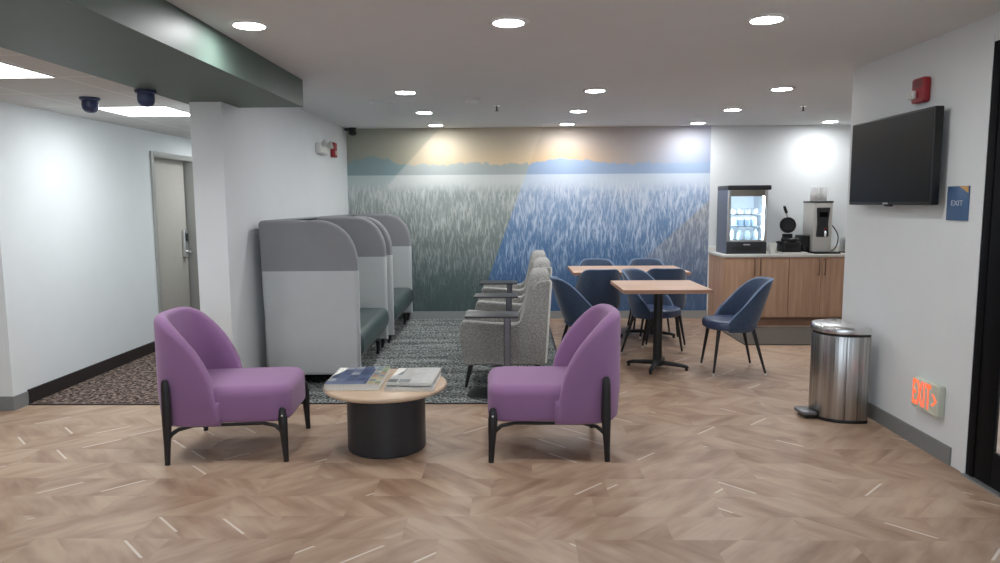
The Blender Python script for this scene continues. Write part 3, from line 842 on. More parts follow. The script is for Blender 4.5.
magazine('magazine', 'thick blue covered magazine on the coffee table', -0.962, 4.285, 0.404, 0.325, 0.43, 0.040, 0.02, 'cover_blue', 'cover_multi')
magazine('magazine', 'pale magazine with grey pictures lying at the bottom of the white pile', -0.615, 4.255, 0.404, 0.285, 0.40, 0.022, -0.02, 'cover_white')
magazine('magazine', 'white covered magazine on top of the white pile', -0.613, 4.262, 0.4325, 0.27, 0.385, 0.016, -0.05, 'cover_white')

# ------------------------------------------------------------------ booths (open side = local +x, length along +y)
def booth(label, loc, rz, W):
    t = thing('privacy_booth', label, 'booth', loc, rz, 'high backed grey booths')
    zb, zt, zs, D, th = 0.09, 1.366, 0.955, 0.795, 0.085
    def two_tone(bm):
        bmesh.ops.bisect_plane(bm, geom=bm.verts[:] + bm.edges[:] + bm.faces[:], plane_co=(0, 0, zs), plane_no=(0, 0, 1))
        for f in bm.faces: f.material_index = 1 if f.calc_center_median().z > zs else 0
        return bm
    prof = [(-D + 0.03, zb), (0.0, zb)]
    a, bb = 0.33, 0.37
    for k in range(15):
        ph = PI / 2 * k / 14
        prof.append((-a + a * math.cos(ph) ** 0.9 if k < 14 else -a, zt - bb + bb * math.sin(ph) ** 0.95))
    prof += roundpoly([(-a, zt), (-D, zt), (-D + 0.03, zb)], [0, 0.04, 0], 5)[1:-1]
    for y0 in (0.0, W - th):
        obj('side_panel', two_tone(puff(B(), prof, y0, y0 + th, 0.034, 5, axis='y')), [M['booth_light'], M['booth_dark']], t, 60)
    bm = puff(B(), roundpoly([(th - 0.03, zb), (W - th + 0.03, zb), (W - th + 0.03, zt), (th - 0.03, zt)], 0.01), -D + 0.002, -D + 0.09, 0.03, 5, axis='x')
    obj('back_panel', two_tone(bm), [M['booth_light'], M['booth_dark']], t, 60)
    def bulge(c): return c
    sp = roundpoly([(-D + 0.08, 0.19), (-0.05, 0.165), (0.025, 0.28), (0.012, 0.430), (-D + 0.08, 0.42)], [0.01, 0.06, 0.10, 0.08, 0.01], 7)
    obj('seat', puff(B(), sp, th + 0.002, W - th - 0.002, 0.02, 4, axis='y'), M['green_vinyl'], t, 60)
    obj('seat_base', bx(-D + 0.09, -0.10, th + 0.002, W - th - 0.002, 0.11, 0.20, 0.006), M['black'], t)
    for x in (-0.055, -D + 0.11):
        for y in (0.055, W - 0.36, W - 0.05):
            obj('leg', tube(B(), [(x - 0.01, y, 0.0), (x, y, 0.05), (x, y, 0.13)], [0.014, 0.018, 0.022], 12), M['blackwood'], t)
    return t
b0 = booth('grey high backed booth with green seat, nearer the purple chair', (-1.268, 5.70, 0.006), 0.03, 1.62)
dup(b0, (-1.29, 7.46, 0.006), 0.012, 'grey high backed booth with green seat, up against the mural wall')

# ------------------------------------------------------------------ grey tweed armchairs (front = local +x)
def armchair(label, loc, rz):
    t = thing('tweed_armchair', label, 'armchair', loc, rz, 'grey tweed armchairs')
    Wd = 0.325
    side = roundpoly([(-0.335, 0.19), (0.325, 0.19), (0.365, 0.47), (0.345, 0.555), (-0.125, 0.515), (-0.175, 0.66), (-0.235, 0.83), (-0.285, 0.872), (-0.38, 0.882)],
                     [0.02, 0.03, 0.10, 0.05, 0.09, 0.2, 0.1, 0.05, 0.025], 6)
    for s in (-1, 1):
        a, b = (s * Wd, s * (Wd - 0.10))
        sp = obj('side_panel', puff(B(), side, min(a, b), max(a, b), 0.018, 4, axis='y'), M['tweed'], t, 60)
        pts = [(-0.337, s * (Wd - 0.004), 0.21), (-0.376, s * (Wd - 0.004), 0.865), (-0.365, s * (Wd - 0.004), 0.882)]
        obj('piping', tube(B(), pts, 0.009, 8), M['piping'], sp)
    back = roundpoly([(-Wd + 0.03, 0.25), (Wd - 0.03, 0.25), (Wd - 0.025, 0.83), (Wd - 0.09, 0.938), (-Wd + 0.09, 0.938), (-Wd + 0.025, 0.83)], [0.02, 0.02, 0.06, 0.11, 0.11, 0.06], 7)
    def lean(c):
        c.x += (-0.21 if c.x > -0.29 else -0.06) * (c.z - 0.45)
        return c
    bm = puff(B(), back, -0.345, -0.125, 0.055, 6, axis='x', fn=lean, rb=0.03)
    obj('backrest', bm, M['tweed'], t, 60)
    st = roundpoly([(-0.16, -Wd + 0.104), (0.33, -Wd + 0.104), (0.33, Wd - 0.104), (-0.16, Wd - 0.104)], [0.02, 0.05, 0.05, 0.02], 5)
    obj('seat_cushion', puff(B(), st, 0.345, 0.46, 0.035, 5), M['tweed'], t, 60)
    obj('seat_frame', bx(-0.32, 0.325, -Wd + 0.09, Wd - 0.09, 0.215, 0.345, 0.015), M['tweed'], t)
    for x, dx in ((0.27, 0.045), (-0.27, -0.03)):
        for s in (-1, 1):
            obj('leg', tube(B(), [(x + dx, s * (Wd - 0.05), 0.0), (x, s * (Wd - 0.06), 0.20), (x, s * (Wd - 0.06), 0.225)], [0.012, 0.022, 0.022], 12), M['blackwood'], t)
    return t
a0 = armchair('grey tweed armchair nearest the purple chairs', (-0.08, 5.935, 0.006), PI)
dup(a0, (-0.015, 7.10, 0.006), PI, 'grey tweed armchair in the middle of the row of three')
dup(a0, (-0.01, 8.24, 0.006), PI, 'grey tweed armchair nearest the mural wall')

def laptop_table(label, loc):
    t = thing('side_table', label, 'side table', loc, 0, 'slim black side tables by the armchairs')
    obj('table_top', puff(B(), roundpoly([(-0.205, -0.14), (0.205, -0.14), (0.205, 0.14), (-0.205, 0.14)], 0.02), 0.626, 0.641, 0.003, 2), M['charcoal'], t)
    obj('pole', puff(B(), roundpoly([(0.09, -0.028), (0.146, -0.028), (0.146, 0.028), (0.09, 0.028)], 0.012), 0.008, 0.627, 0.002, 1), M['silver_dark'], t)
    obj('base', lathe(B(), [(0.0, 0.0), (0.20, 0.0), (0.20, 0.006), (0.19, 0.012), (0.0, 0.014)], 40), M['blackplastic'], t)
    return t
M['silver_dark'] = plain('gunmetal', rgb(120, 120, 124), 0.3, metal=0.7)
l0 = laptop_table('slim black side table at the near side of the nearest grey armchair', (-0.17, 5.44, 0.006))
dup(l0, (-0.165, 6.58, 0.006), 0, 'slim black side table between the nearest and the middle grey armchair')
dup(l0, (-0.165, 7.68, 0.006), 0, 'slim black side table between the middle and the farthest grey armchair')

# ------------------------------------------------------------------ dining tables and chairs
def dining_table(label, loc, rz, w, d, bases, base_rot):
    t = thing('dining_table', label, 'table', loc, rz, 'wood topped dining tables')
    tp = obj('table_top', bx(-w / 2, w / 2, -d / 2, d / 2, 0.728, 0.762, 0.003, 2), M['top_wood'], t)
    bm = B()
    e = 0.0025
    for a in ((-w / 2 - e, w / 2 + e, -d / 2 - e, -d / 2 - 0.0002), (-w / 2 - e, w / 2 + e, d / 2 + 0.0002, d / 2 + e), (-w / 2 - e, -w / 2 - 0.0002, -d / 2, d / 2), (w / 2 + 0.0002, w / 2 + e, -d / 2, d / 2)):
        box(bm, a[0], a[1], a[2], a[3], 0.73, 0.7605)
    obj('edge_band', bm, M['top_edge'], tp, smooth=False)
    for bxp in bases:
        obj('column', lathe(B(), [(0.0, 0.045), (0.040, 0.045), (0.040, 0.70), (0.0, 0.70)], 24, (bxp, 0)), M['black'], t)
        bm = B()
        box(bm, bxp - 0.2, bxp + 0.2, -0.03, 0.03, 0.70, 0.728); box(bm, bxp - 0.03, bxp + 0.03, -0.2, 0.2, 0.70, 0.7275)
        obj('top_bracket', bm, M['black'], t)
        bm = B()
        lathe(bm, [(0.0, 0.03), (0.055, 0.03), (0.055, 0.07), (0.042, 0.085), (0.0, 0.085)], 24, (bxp, 0))
        for k in range(4):
            a = base_rot + k * PI / 2; ca, sa = math.cos(a), math.sin(a)
            tube(bm, [(bxp + ca * r_, sa * r_, z_) for r_, z_ in ((0.02, 0.055), (0.12, 0.05), (0.22, 0.043), (0.262, 0.034), (0.275, 0.022))], [0.026, 0.025, 0.022, 0.020, 0.014], 10, flat=(1, 1, 0.8))
            lathe(bm, [(0.0, 0.0), (0.014, 0.0), (0.014, 0.03), (0.0, 0.03)], 12, (bxp + ca * 0.262, sa * 0.262))
        obj('cross_base', bm, M['black'], t, 60)
    return t
dining_table('square wood topped dining table on one black cross base, in front', (1.30, 6.345, 0), 0.012, 0.75, 0.75, (0.0,), -0.42)
dining_table('long wood topped dining table between the front table and the mural', (1.255, 7.90, 0), 0.0, 1.24, 0.80, (-0.30, 0.28), -0.42)

def dining_chair(label, loc, rz):
    t = thing('dining_chair', label, 'chair', loc, rz, 'navy upholstered dining chairs')
    # seat
    plan = []
    for k in range(40):
        a = 2 * PI * k / 40; ca, sa = math.cos(a), math.sin(a)
        plan.append((0.03 + 0.225 * math.copysign(abs(ca) ** 0.75, ca), (0.232 - 0.02 * (ca < 0) * abs(ca)) * math.copysign(abs(sa) ** 0.75, sa)))
    obj('seat', puff(B(), plan, 0.395, 0.472, 0.035, 5, rb=0.02), M['blue_seat'], t, 60)
    # back shell
    n = 40; th = 0.032; A0 = math.radians(112)
    def rimz(a):
        k = abs(a) / A0
        pts = [(0.0, 0.824), (0.24, 0.822), (0.34, 0.812), (0.44, 0.78), (0.55, 0.72), (0.7, 0.63), (0.85, 0.545), (1.0, 0.46)]
        for (ka, za), (kb, zb) in zip(pts, pts[1:]):
            if k <= kb: return za + (zb - za) * (k - ka) / (kb - ka)
        return 0.46
    def P(a, z, s):
        k = (z - 0.40) / 0.44
        rx = 0.20 + 0.155 * max(0, math.cos(a)) ** 0.7 * k ** 0.9 - s
        ry = 0.240 + 0.01 * k - s
        ca, sa = math.cos(a), math.sin(a)
        return Vector((0.015 - rx * math.copysign(abs(ca) ** 0.85, ca), ry * math.copysign(abs(sa) ** 0.85, sa), z))
    cols = []; rimpath = []
    for i in range(n + 1):
        a = -A0 + 2 * A0 * i / n
        zt = rimz(a); z0 = 0.375
        sec = []
        for f in (0.0, 0.25, 0.5, 0.75, 1.0): sec.append(P(a, max(0.40, z0 + (zt - th / 2 - z0) * f), 0.0 if f else 0.02) + Vector((0, 0, -0.02 if f == 0 else 0)))
        for k in range(1, 5):
            ph = PI * k / 5
            sec.append(P(a, zt - th / 2 + th / 2 * math.sin(ph), th / 2 - th / 2 * math.cos(ph)))
        for f in (1.0, 0.75, 0.5, 0.25, 0.0): sec.append(P(a, max(0.40, z0 + (zt - th / 2 - z0) * f), th))
        cols.append(sec); rimpath.append(P(a, zt + 0.001, 0.004))
    bk = obj('backrest', shell(B(), cols), M['blue_shell'], t, 60)
    obj('piping', tube(B(), rimpath, 0.006, 8), M['rim'], bk)
    for (x, y, fx, fy) in ((0.165, 0.16, 0.215, 0.205), (-0.13, 0.14, -0.235, 0.20)):
        for s in (-1, 1):
            lg = obj('leg', tube(B(), [(fx, s * fy, 0.012), ((x + fx) / 2, s * (y + fy) / 2, 0.21), (x, s * y, 0.41)], [0.0095, 0.0135, 0.018], 12), M['black'], t)
            obj('foot_glide', lathe(B(), [(0.0, 0.0), (0.011, 0.0), (0.0125, 0.022), (0.0, 0.022)], 14, (fx, s * fy)), M['glide'], lg)
    return t
dc = dining_chair('navy dining chair turned to the front table, nearest the steel bin', (1.942, 6.25, 0), PI + 0.0)
dup(dc, (1.375, 6.95, 0), -0.72, 'navy dining chair behind the front table, its seat turned towards the entrance')
dup(dc, (0.885, 7.46, 0), PI / 2 + 0.05, 'navy dining chair with its back to us at the long table, armchair side')
dup(dc, (1.59, 7.53, 0), PI / 2 - 0.05, 'navy dining chair with its back to us at the long table, cabinet side')
dup(dc, (0.66, 6.43, 0), 0.12, 'navy dining chair between the purple chair and the front table, facing the bin side')
dup(dc, (0.985, 8.23, 0), -PI / 2, 'navy dining chair behind the long table against the mural, armchair side')
dup(dc, (1.575, 8.25, 0), -PI / 2, 'navy dining chair behind the long table against the mural, cabinet side')

# ------------------------------------------------------------------ breakfast counter
YC = 8.52
def cabinet(label, x0, w, endpanel=False):
    t = thing('base_cabinet', label, 'cabinet', (x0, YC, 0), 0, 'wooden cabinets under the counter')
    obj('carcass', bx(0.0, w, 0.022, YB - YC - 0.002, 0.10, 0.835), M['cab_wood'], t, smooth=False)
    obj('plinth', bx(0.0, w, 0.05, 0.07, 0.0, 0.10), M['cab_dark'], t, smooth=False)
    hw = w / 2
    for k in range(2):
        a = k * hw
        dr = obj('door', bx(a + 0.002, a + hw - 0.002, 0.0, 0.020, 0.112, 0.832, 0.0015, 1), M['cab_wood'], t)
        hx = hw - 0.035 if k == 0 else hw + 0.035
        bm = tube(B(), [(hx, 0.0, 0.62), (hx, -0.026, 0.625), (hx, -0.03, 0.64), (hx, -0.03, 0.79), (hx, -0.026, 0.805), (hx, 0.0, 0.81)], 0.006, 8)
        obj('handle', bm, M['bronze'], dr)
    if endpanel:
        obj('end_panel', bx(-0.022, -0.001, 0.0, YB - YC - 0.002, 0.0, 0.835), M['cab_wood'], t, smooth=False)
    return t
cabinet('wooden double door cabinet under the drinks fridge, at the mural end', 2.535, 0.765, True)
cabinet('wooden double door cabinet under the coffee machine', 3.302, 0.765)
cabinet('wooden cabinet farthest from the mural, mostly behind the television wall', 4.069, 0.70)
t = thing('countertop', 'white stone worktop across the wooden cabinets', 'countertop', (2.50, 8.50, 0.836))
obj('slab', bx(0.0, 2.275, 0.0, YB - 8.50 - 0.001, 0.0, 0.032, 0.003), M['quartz'], t)
tag(obj('backsplash', bx(2.50, 4.775, YB - 0.02, YB - 0.001, 0.8685, 0.93, 0.002), M['quartz']), 'low white stone upstand along the wall behind the counter', 'backsplash')
ZC = 0.8685
tag(obj('floor_mat', puff(B(), roundpoly([(2.42, 7.36), (3.95, 7.36), (3.95, 8.42), (2.42, 8.42)], 0.02), 0.0005, 0.011, 0.003, 2), M['mat']), 'dark brown mat on the floor before the wooden cabinets', 'mat')

# fridge
t = thing('display_fridge', 'small glass fronted drinks fridge standing on the counter', 'fridge', (2.575, 8.60, ZC))
w, d, h = 0.475, 0.45, 0.825
bm = B()
box(bm, 0, 0.025, 0.03, d, 0.0, h - 0.02); box(bm, w - 0.025, w, 0.03, d, 0.0, h - 0.02); box(bm, 0.025, w - 0.025, d - 0.025, d, 0.02, h - 0.02)
obj('body', bm, M['fridge_side'], t, smooth=False)
bm = B()
box(bm, 0.0255, 0.03, 0.03, d - 0.026, 0.15, 0.77); box(bm, w - 0.03, w - 0.0255, 0.03, d - 0.026, 0.15, 0.77); box(bm, 0.0255, w - 0.0255, d - 0.031, d - 0.0255, 0.15, 0.77)
obj('liner', bm, M['fridge_in'], t, smooth=False)
obj('top_cap', puff(B(), roundpoly([(-0.004, 0.0), (w + 0.035, -0.02), (w + 0.035, 0.05), (w + 0.004, d), (-0.004, d)], [0.01, 0.02, 0.02, 0.02, 0.01]), h - 0.055, h, 0.012, 3), M['charcoal'], t)
lb = obj('lower_grille', bx(0.0, w, 0.0, 0.029, 0.004, 0.145, 0.005), M['charcoal'], t)
bm = B()
for k in range(4): box(bm, 0.06, w - 0.06, -0.002, 0.002, 0.035 + k * 0.014, 0.041 + k * 0.014)
obj('vent', bm, M['blackplastic'], lb, smooth=False)
obj('badge', bx(w / 2 - 0.04, w / 2 + 0.04, -0.002, 0.002, 0.108, 0.122), M['silver'], lb, smooth=False)
bm = B()
box(bm, 0.0, 0.034, 0.0, 0.028, 0.15, h - 0.057, 0.003); box(bm, w - 0.034, w, 0.0, 0.028, 0.15, h - 0.057, 0.003)
box(bm, 0.034, w - 0.034, 0.0, 0.028, 0.15, 0.172, 0.003)
dr = obj('door', bm, M['silver'], t)
obj('door_header', bx(0.034, w - 0.034, 0.0, 0.028, 0.695, h - 0.057, 0.003), M['bronze_dark'] if 'bronze_dark' in M else plain('header_bronze', rgb(124, 119, 110), 0.35, metal=0.1), dr)
obj('glass_pane', bx(0.0345, w - 0.0345, 0.010, 0.016, 0.1725, 0.6945), M['fridge_glass'], dr, smooth=False)
obj('handle', tube(B(), [(w - 0.025, 0.0, 0.30), (w - 0.025, -0.03, 0.31), (w - 0.025, -0.03, 0.58), (w - 0.025, 0.0, 0.59)], 0.008, 8), M['silver'], dr)
for sx in (0.034, w - 0.042):
    obj('led_strip', bx(sx, sx + 0.008, 0.034, 0.05, 0.18, 0.74), M['led'], t, smooth=False)
for z in (0.165, 0.33, 0.475):
    bm = B()
    for k in range(12): tube(bm, [(0.035 + k * 0.0355, 0.06, z), (0.035 + k * 0.0355, d - 0.035, z)], 0.002, 6)
    tube(bm, [(0.031, 0.06, z), (w - 0.031, 0.06, z)], 0.004, 6); tube(bm, [(0.031, d - 0.04, z), (w - 0.031, d - 0.04, z)], 0.004, 6)
    obj('wire_shelf', bm, M['chrome'], t)
# what stands in the fridge
M['carton'] = plain('milk_carton_blue', rgb(160, 184, 208), 0.5, var=0.12, scale=25)
M['yog'] = plain('yogurt_cup_white', rgb(228, 232, 236), 0.4, var=0.04)
M['lidc'] = plain('cup_lid_grey', rgb(120, 134, 146), 0.4)
M['juice'] = plain('juice_bottle_pale', rgb(196, 214, 224), 0.3, var=0.08)
fx, fy, fz = 2.58, 8.60, ZC
def cup_thing(name, label, loc, prof, m1, lid, mlid, group, cat):
    t = thing(name, label, cat, loc, 0, group)
    obj('cup', lathe(B(), prof, 20), m1, t)
    obj('lid', lathe(B(), lid, 20), mlid, t)
    return t
y0 = cup_thing('yogurt_cup', 'small white yogurt cup with dark lid on the top fridge shelf', (fx + 0.10, fy + 0.12, fz + 0.4795), [(0.0, 0.0), (0.026, 0.0), (0.033, 0.06), (0.0, 0.06)], M['yog'],
               [(0.0, 0.058), (0.036, 0.058), (0.036, 0.064), (0.0, 0.065)], M['lidc'], 'yogurt cups on the top fridge shelf', 'cup')
for k in (1, 2, 3): dup(y0, (fx + 0.10 + 0.085 * k, fy + 0.12, fz + 0.4795), 0)
m0 = thing('milk_carton', 'small blue and white milk carton on the middle fridge shelf', 'carton', (fx + 0.11, fy + 0.12, fz + 0.3345), 0, 'milk cartons on the middle fridge shelf')
obj('box', bx(-0.03, 0.03, -0.03, 0.03, 0.0, 0.075, 0.002), M['carton'], m0)
bm = B(); pr = [(-0.03, 0.075), (0.03, 0.075), (0.004, 0.10), (0.004, 0.112), (-0.004, 0.112), (-0.004, 0.10)]
puff(bm, pr, -0.03, 0.03, 0.001, 1, axis='x')
obj('gable_top', bm, M['yog'], m0)
for k in (1, 2, 3): dup(m0, (fx + 0.11 + 0.078 * k, fy + 0.12, fz + 0.3345), 0)
j0 = cup_thing('juice_bottle', 'small pale juice bottle on the lowest fridge shelf', (fx + 0.09, fy + 0.12, fz + 0.1695), [(0.0, 0.0), (0.03, 0.0), (0.032, 0.01), (0.032, 0.075), (0.026, 0.095), (0.014, 0.108), (0.013, 0.12), (0.0, 0.12)], M['juice'],
               [(0.0, 0.118), (0.016, 0.118), (0.016, 0.134), (0.0, 0.135)], M['lidc'], 'juice bottles on the lowest fridge shelf', 'bottle')
for k in (1, 2, 3): dup(j0, (fx + 0.09 + 0.092 * k, fy + 0.12, fz + 0.1695), 0)

# paper cups, waffle maker on its tray
t = thing('paper_cup_stack', 'white paper cup beside the drinks fridge', 'cup', (3.135, 8.64, ZC))
obj('cup', lathe(B(), [(0.0, 0.0), (0.034, 0.0), (0.046, 0.125), (0.049, 0.128), (0.047, 0.131), (0.043, 0.128), (0.032, 0.006), (0.0, 0.006)], 28), M['whiteplastic'], t)
t = thing('serving_tray', 'flat white tray under the black waffle maker', 'tray', (3.372, 8.70, ZC))
obj('tray_floor', puff(B(), roundpoly([(-0.155, -0.175), (0.155, -0.175), (0.155, 0.17), (-0.155, 0.17)], 0.03), 0.0005, 0.014, 0.004, 2), M['whiteplastic'], t)
bm = B(); tube(bm, [(x, y, 0.016) for x, y in roundpoly([(-0.15, -0.17), (0.15, -0.17), (0.15, 0.165), (-0.15, 0.165)], 0.03)], 0.006, 8, closed=True)
obj('tray_lip', bm, M['whiteplastic'], t)
t = thing('waffle_maker', 'black round flip waffle maker standing open on a tray', 'waffle maker', (3.375, 8.73, ZC + 0.0155))
obj('base', puff(B(), roundpoly([(-0.115, -0.10), (0.11, -0.10), (0.11, 0.12), (-0.115, 0.12)], 0.03), 0.0, 0.13, 0.015, 3), M['blackplastic'], t)
obj('lower_plate', lathe(B(), [(0.0, 0.13), (0.09, 0.13), (0.10, 0.138), (0.10, 0.165), (0.092, 0.172), (0.085, 0.166), (0.0, 0.166)], 36), M['blackplastic'], t)
bm = lathe(B(), [(0.0, -0.02), (0.085, -0.02), (0.098, -0.01), (0.098, 0.012), (0.09, 0.02), (0.082, 0.014), (0.0, 0.014)], 36)
bmesh.ops.rotate(bm, verts=bm.verts, cent=(0, 0, 0), matrix=Matrix.Rotation(PI / 2 - 0.12, 3, 'X'))
bmesh.ops.translate(bm, verts=bm.verts, vec=(0.0, 0.075, 0.325))
up = obj('upper_plate', bm, M['blackplastic'], t)
bm = B(); puff(bm, [(0.012 * 0 + 0.07 * math.cos(a * PI / 12), 0.07 * math.sin(a * PI / 12)) for a in range(24)], 0.0, 0.004, 0.001, 1)
for k in range(-3, 4):
    box(bm, -0.066, 0.066, k * 0.018 - 0.002, k * 0.018 + 0.002, 0.004, 0.007); box(bm, k * 0.018 - 0.002, k * 0.018 + 0.002, -0.066, 0.066, 0.004, 0.0075)
bmesh.ops.rotate(bm, verts=bm.verts, cent=(0, 0, 0), matrix=Matrix.Rotation(PI / 2 - 0.12, 3, 'X'))
bmesh.ops.translate(bm, verts=bm.verts, vec=(0.0, 0.058, 0.325))
obj('waffle_grid', bm, M['charcoal'], up, smooth=False)
obj('hinge', bx(-0.055, 0.055, 0.05, 0.11, 0.13, 0.22, 0.008), M['blackplastic'], t)
hd = obj('handle', tube(B(), [(0.0, 0.085, 0.40), (-0.012, 0.08, 0.44), (-0.025, 0.07, 0.48)], [0.008, 0.008, 0.008], 10), M['chrome'], t)
obj('grip', tube(B(), [(-0.022, 0.072, 0.475), (-0.045, 0.06, 0.52), (-0.062, 0.05, 0.555)], [0.016, 0.018, 0.015], 12), M['blackplastic'], hd)
obj('side_arm', tube(B(), [(0.10, -0.02, 0.12), (0.14, -0.05, 0.07), (0.155, -0.06, 0.02)], [0.012, 0.014, 0.016], 10), M['blackplastic'], t)
obj('side_knob', tube(B(), [(-0.10, 0.0, 0.12), (-0.135, 0.0, 0.122), (-0.165, 0.0, 0.118)], [0.012, 0.014, 0.012], 10), M['blackplastic'], t)

# coffee machine
t = thing('coffee_machine', 'tall silver coffee dispenser on the counter', 'coffee machine', (3.635, 8.68, ZC))
obj('body', bx(0.0, 0.225, 0.0, 0.32, 0.02, 0.612, 0.008), M['silver_l'] if 'silver_l' in M else plain('pale_silver_paint', rgb(208, 206, 200), 0.35, metal=0.0, var=0.03), t)
obj('lid_band', bx(-0.006, 0.231, -0.006, 0.326, 0.612, 0.632, 0.005), M['charcoal'], t)
obj('drip_tray', bx(-0.015, 0.30, -0.10, 0.31, 0.0, 0.022, 0.006), M['blackplastic'], t)
fp = obj('front_panel', puff(B(), roundpoly([(0.03, 0.555), (0.042, 0.36), (0.032, 0.20), (0.18, 0.20), (0.17, 0.36), (0.188, 0.555)], [0.01, 0.03, 0.02, 0.02, 0.03, 0.01]), -0.02, 0.004, 0.006, 3, axis='y'), M['charcoal'], t)
obj('display', bx(0.06, 0.16, -0.0225, -0.019, 0.44, 0.50), M['tv'], fp, smooth=False)
sp = obj('spout', tube(B(), [(0.12, -0.015, 0.265), (0.12, -0.05, 0.265), (0.12, -0.06, 0.255), (0.12, -0.06, 0.20)], [0.018, 0.018, 0.016, 0.013], 12), M['chrome'], t)
obj('tap_lever', tube(B(), [(0.12, -0.05, 0.275), (0.12, -0.055, 0.31)], [0.007, 0.01], 10), M['red'], sp)
obj('side_tank', bx(-0.10, -0.016, 0.05, 0.30, 0.0, 0.215, 0.01), M['blackplastic'], t)
for k, x in enumerate((0.05, 0.152)):
    jr = obj('hopper', lathe(B(), [(0.046, 0.633), (0.05, 0.64), (0.05, 0.775), (0.045, 0.785), (0.045, 0.64)], 28, (x, 0.13), ring=True), M['jar'], t)
    obj('hopper_lid', lathe(B(), [(0.0, 0.785), (0.05, 0.785), (0.05, 0.797), (0.0, 0.80)], 28, (x, 0.13)), M['jar'], jr)
    obj('filling', lathe(B(), [(0.0, 0.634), (0.040, 0.634), (0.040, 0.70 - 0.02 * k), (0.0, 0.71 - 0.02 * k)], 24, (x, 0.13)), plain('hopper_powder', rgb(206, 196, 188), 0.8), jr)
cd = [(3.855, 8.80, ZC + 0.34), (3.885, 8.795, ZC + 0.345), (3.93, 8.79, ZC + 0.31), (3.985, 8.79, ZC + 0.21), (3.98, 8.79, ZC + 0.11), (3.945, 8.79, ZC + 0.04), (3.91, 8.79, ZC + 0.0292)]
pts = []
for i in range(len(cd) - 1):
    for k in range(5):
        s = k / 5; p0_, p1_ = Vector(cd[i]), Vector(cd[i + 1])
        pm, pn = Vector(cd[max(i - 1, 0)]), Vector(cd[min(i + 2, len(cd) - 1)])
        pts.append(0.5 * ((2 * p0_) + (p1_ - pm) * s + (2 * pm - 5 * p0_ + 4 * p1_ - pn) * s * s + (3 * p0_ - pm - 3 * p1_ + pn) * s ** 3))
pts.append(Vector(cd[-1]))
obj('water_hose', tube(B(), [p - Vector((3.635, 8.68, ZC)) for p in pts], 0.007, 8), M['blackplastic'], t)
t = thing('wall_outlet', 'pale wall outlet above the counter beside the coffee machine', 'outlet', (4.02, YB, 1.12))
obj('cover_plate', puff(B(), roundpoly([(-0.04, -0.06), (0.04, -0.06), (0.04, 0.06), (-0.04, 0.06)], 0.006), -0.008, -0.0005, 0.003, 2, axis='y'), M['whiteplastic'], t)
obj('socket_face', bx(-0.018, 0.018, -0.011, -0.007, -0.04, 0.04, 0.002), M['quartz'], t)
t = thing('toaster', 'grey toaster at the end of the counter, half behind the wall', 'toaster', (4.13, 8.72, ZC))
obj('body', puff(B(), roundpoly([(-0.09, 0.012), (0.12, 0.012), (0.12, 0.19), (-0.09, 0.19)], [0.01, 0.01, 0.05, 0.05]), -0.12, 0.16, 0.02, 4, axis='y'), M['silver'], t)
bm = B(); box(bm, -0.04, -0.015, -0.07, 0.11, 0.185, 0.1915); box(bm, 0.04, 0.065, -0.07, 0.11, 0.185, 0.1915)
obj('slot', bm, M['blackplastic'], t, smooth=False)
obj('base', bx(-0.095, 0.125, -0.115, 0.155, 0.0, 0.015, 0.004), M['blackplastic'], t)

# ------------------------------------------------------------------ step bin (rounded front = local -x, flat back against the right wall)
t = thing('step_bin', 'half round brushed steel pedal bin against the white wall', 'bin', (2.36, 4.905, 0), 0.08)
t.scale = (1.0, 1.0, 1.03)
def dplan(ax, ay):
    p = []
    for k in range(33):
        a = PI / 2 + PI * k / 32
        ca, sa = math.cos(a), math.sin(a)
        p.append((ax * math.copysign(abs(ca) ** 0.85, ca), ay * math.copysign(abs(sa) ** 0.85, sa)))
    return p + [(0.018, -ay + 0.01), (0.018, ay - 0.01)]
obj('body', puff(B(), dplan(0.272, 0.2), 0.018, 0.575, 0.003, 2), M['steel'], t, 40)
obj('base_ring', puff(B(), dplan(0.277, 0.205), 0.0, 0.020, 0.003, 2), M['blackplastic'], t)
obj('collar', puff(B(), dplan(0.268, 0.197), 0.573, 0.592, 0.002, 1), M['blackplastic'], t)
def domed(c):
    if c.z > 0.62: c.z += 0.012 * max(0, 1 - ((c.x + 0.13) / 0.2) ** 2) * max(0, 1 - (c.y / 0.23) ** 2)
    return c
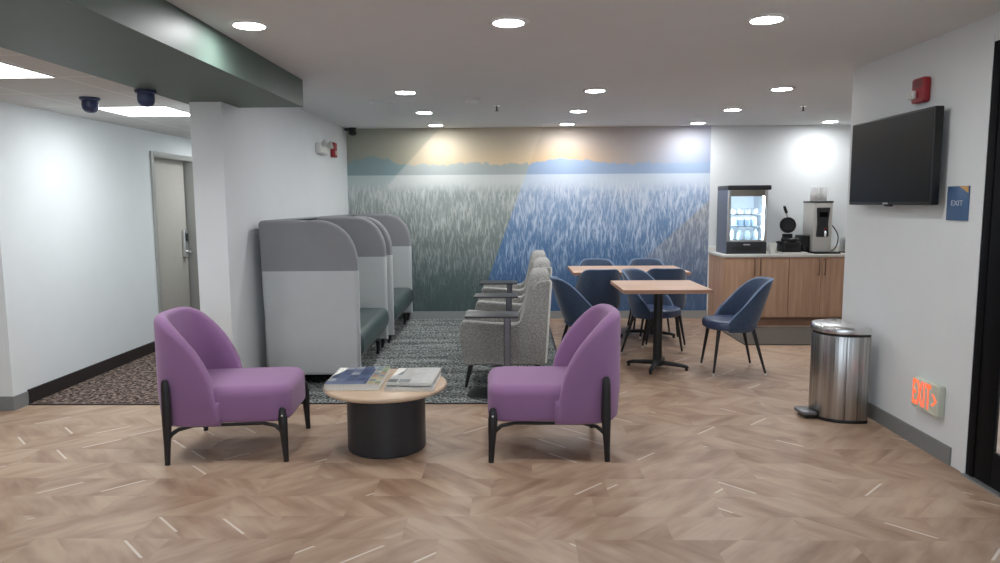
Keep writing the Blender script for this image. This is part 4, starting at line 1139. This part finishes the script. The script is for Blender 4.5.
ld = obj('lid', puff(B(), dplan(0.279, 0.207), 0.592, 0.635, 0.022, 5, fn=domed, rb=0.004), M['silver_lid'] if 'silver_lid' in M else plain('lid_steel', (0.66, 0.66, 0.66, 1), 0.25, metal=0.95, var=0.03), t, 60)
obj('lid_vent', puff(B(), roundpoly([(-0.10, 0.12), (-0.04, 0.12), (-0.04, 0.19), (-0.10, 0.19)], 0.02), 0.633, 0.640, 0.002, 2), M['charcoal'], ld)
pd = obj('pedal', puff(B(), roundpoly([(-0.375, -0.075), (-0.275, -0.085), (-0.275, 0.085), (-0.375, 0.075)], [0.03, 0.005, 0.005, 0.03]), 0.03, 0.05, 0.006, 3), M['silver_dark'], t)
obj('pedal_bracket', puff(B(), roundpoly([(-0.35, -0.06), (-0.26, -0.07), (-0.26, 0.07), (-0.35, 0.06)], 0.02), 0.002, 0.03, 0.004, 2), M['blackplastic'], pd)

# ------------------------------------------------------------------ light from outside
w = bpy.data.worlds.new('overcast_sky'); SC.world = w; w.use_nodes = True
bgn = w.node_tree.nodes['Background']; bgn.inputs[0].default_value = (0.76, 0.88, 1.0, 1); bgn.inputs[1].default_value = 3.3

# ------------------------------------------------------------------ camera
cam = bpy.data.cameras.new('camera'); co = bpy.data.objects.new('camera', cam); COL.objects.link(co)
F_, pitch, yaw, roll = 708.23, 0.1102, -0.0196, -0.0063
cy, sy = math.cos(yaw), math.sin(yaw)
f = Vector((sy * math.cos(pitch), cy * math.cos(pitch), -math.sin(pitch)))
r = Vector((cy, -sy, 0)); u = r.cross(f)
r2 = r * math.cos(roll) + u * math.sin(roll); u2 = -r * math.sin(roll) + u * math.cos(roll)
co.matrix_world = Matrix(((r2.x, u2.x, -f.x, 0.0), (r2.y, u2.y, -f.y, 0.0), (r2.z, u2.z, -f.z, 1.5), (0, 0, 0, 1)))
cam.sensor_width = 36.0; cam.lens = F_ / 1000.0 * 36.0; cam.clip_start = 0.05
SC.camera = co
vs = SC.view_settings
vs.view_transform = 'Standard'; vs.look = 'None'; vs.gamma = 1.0; vs.exposure = 0.12; vs.use_curve_mapping = False
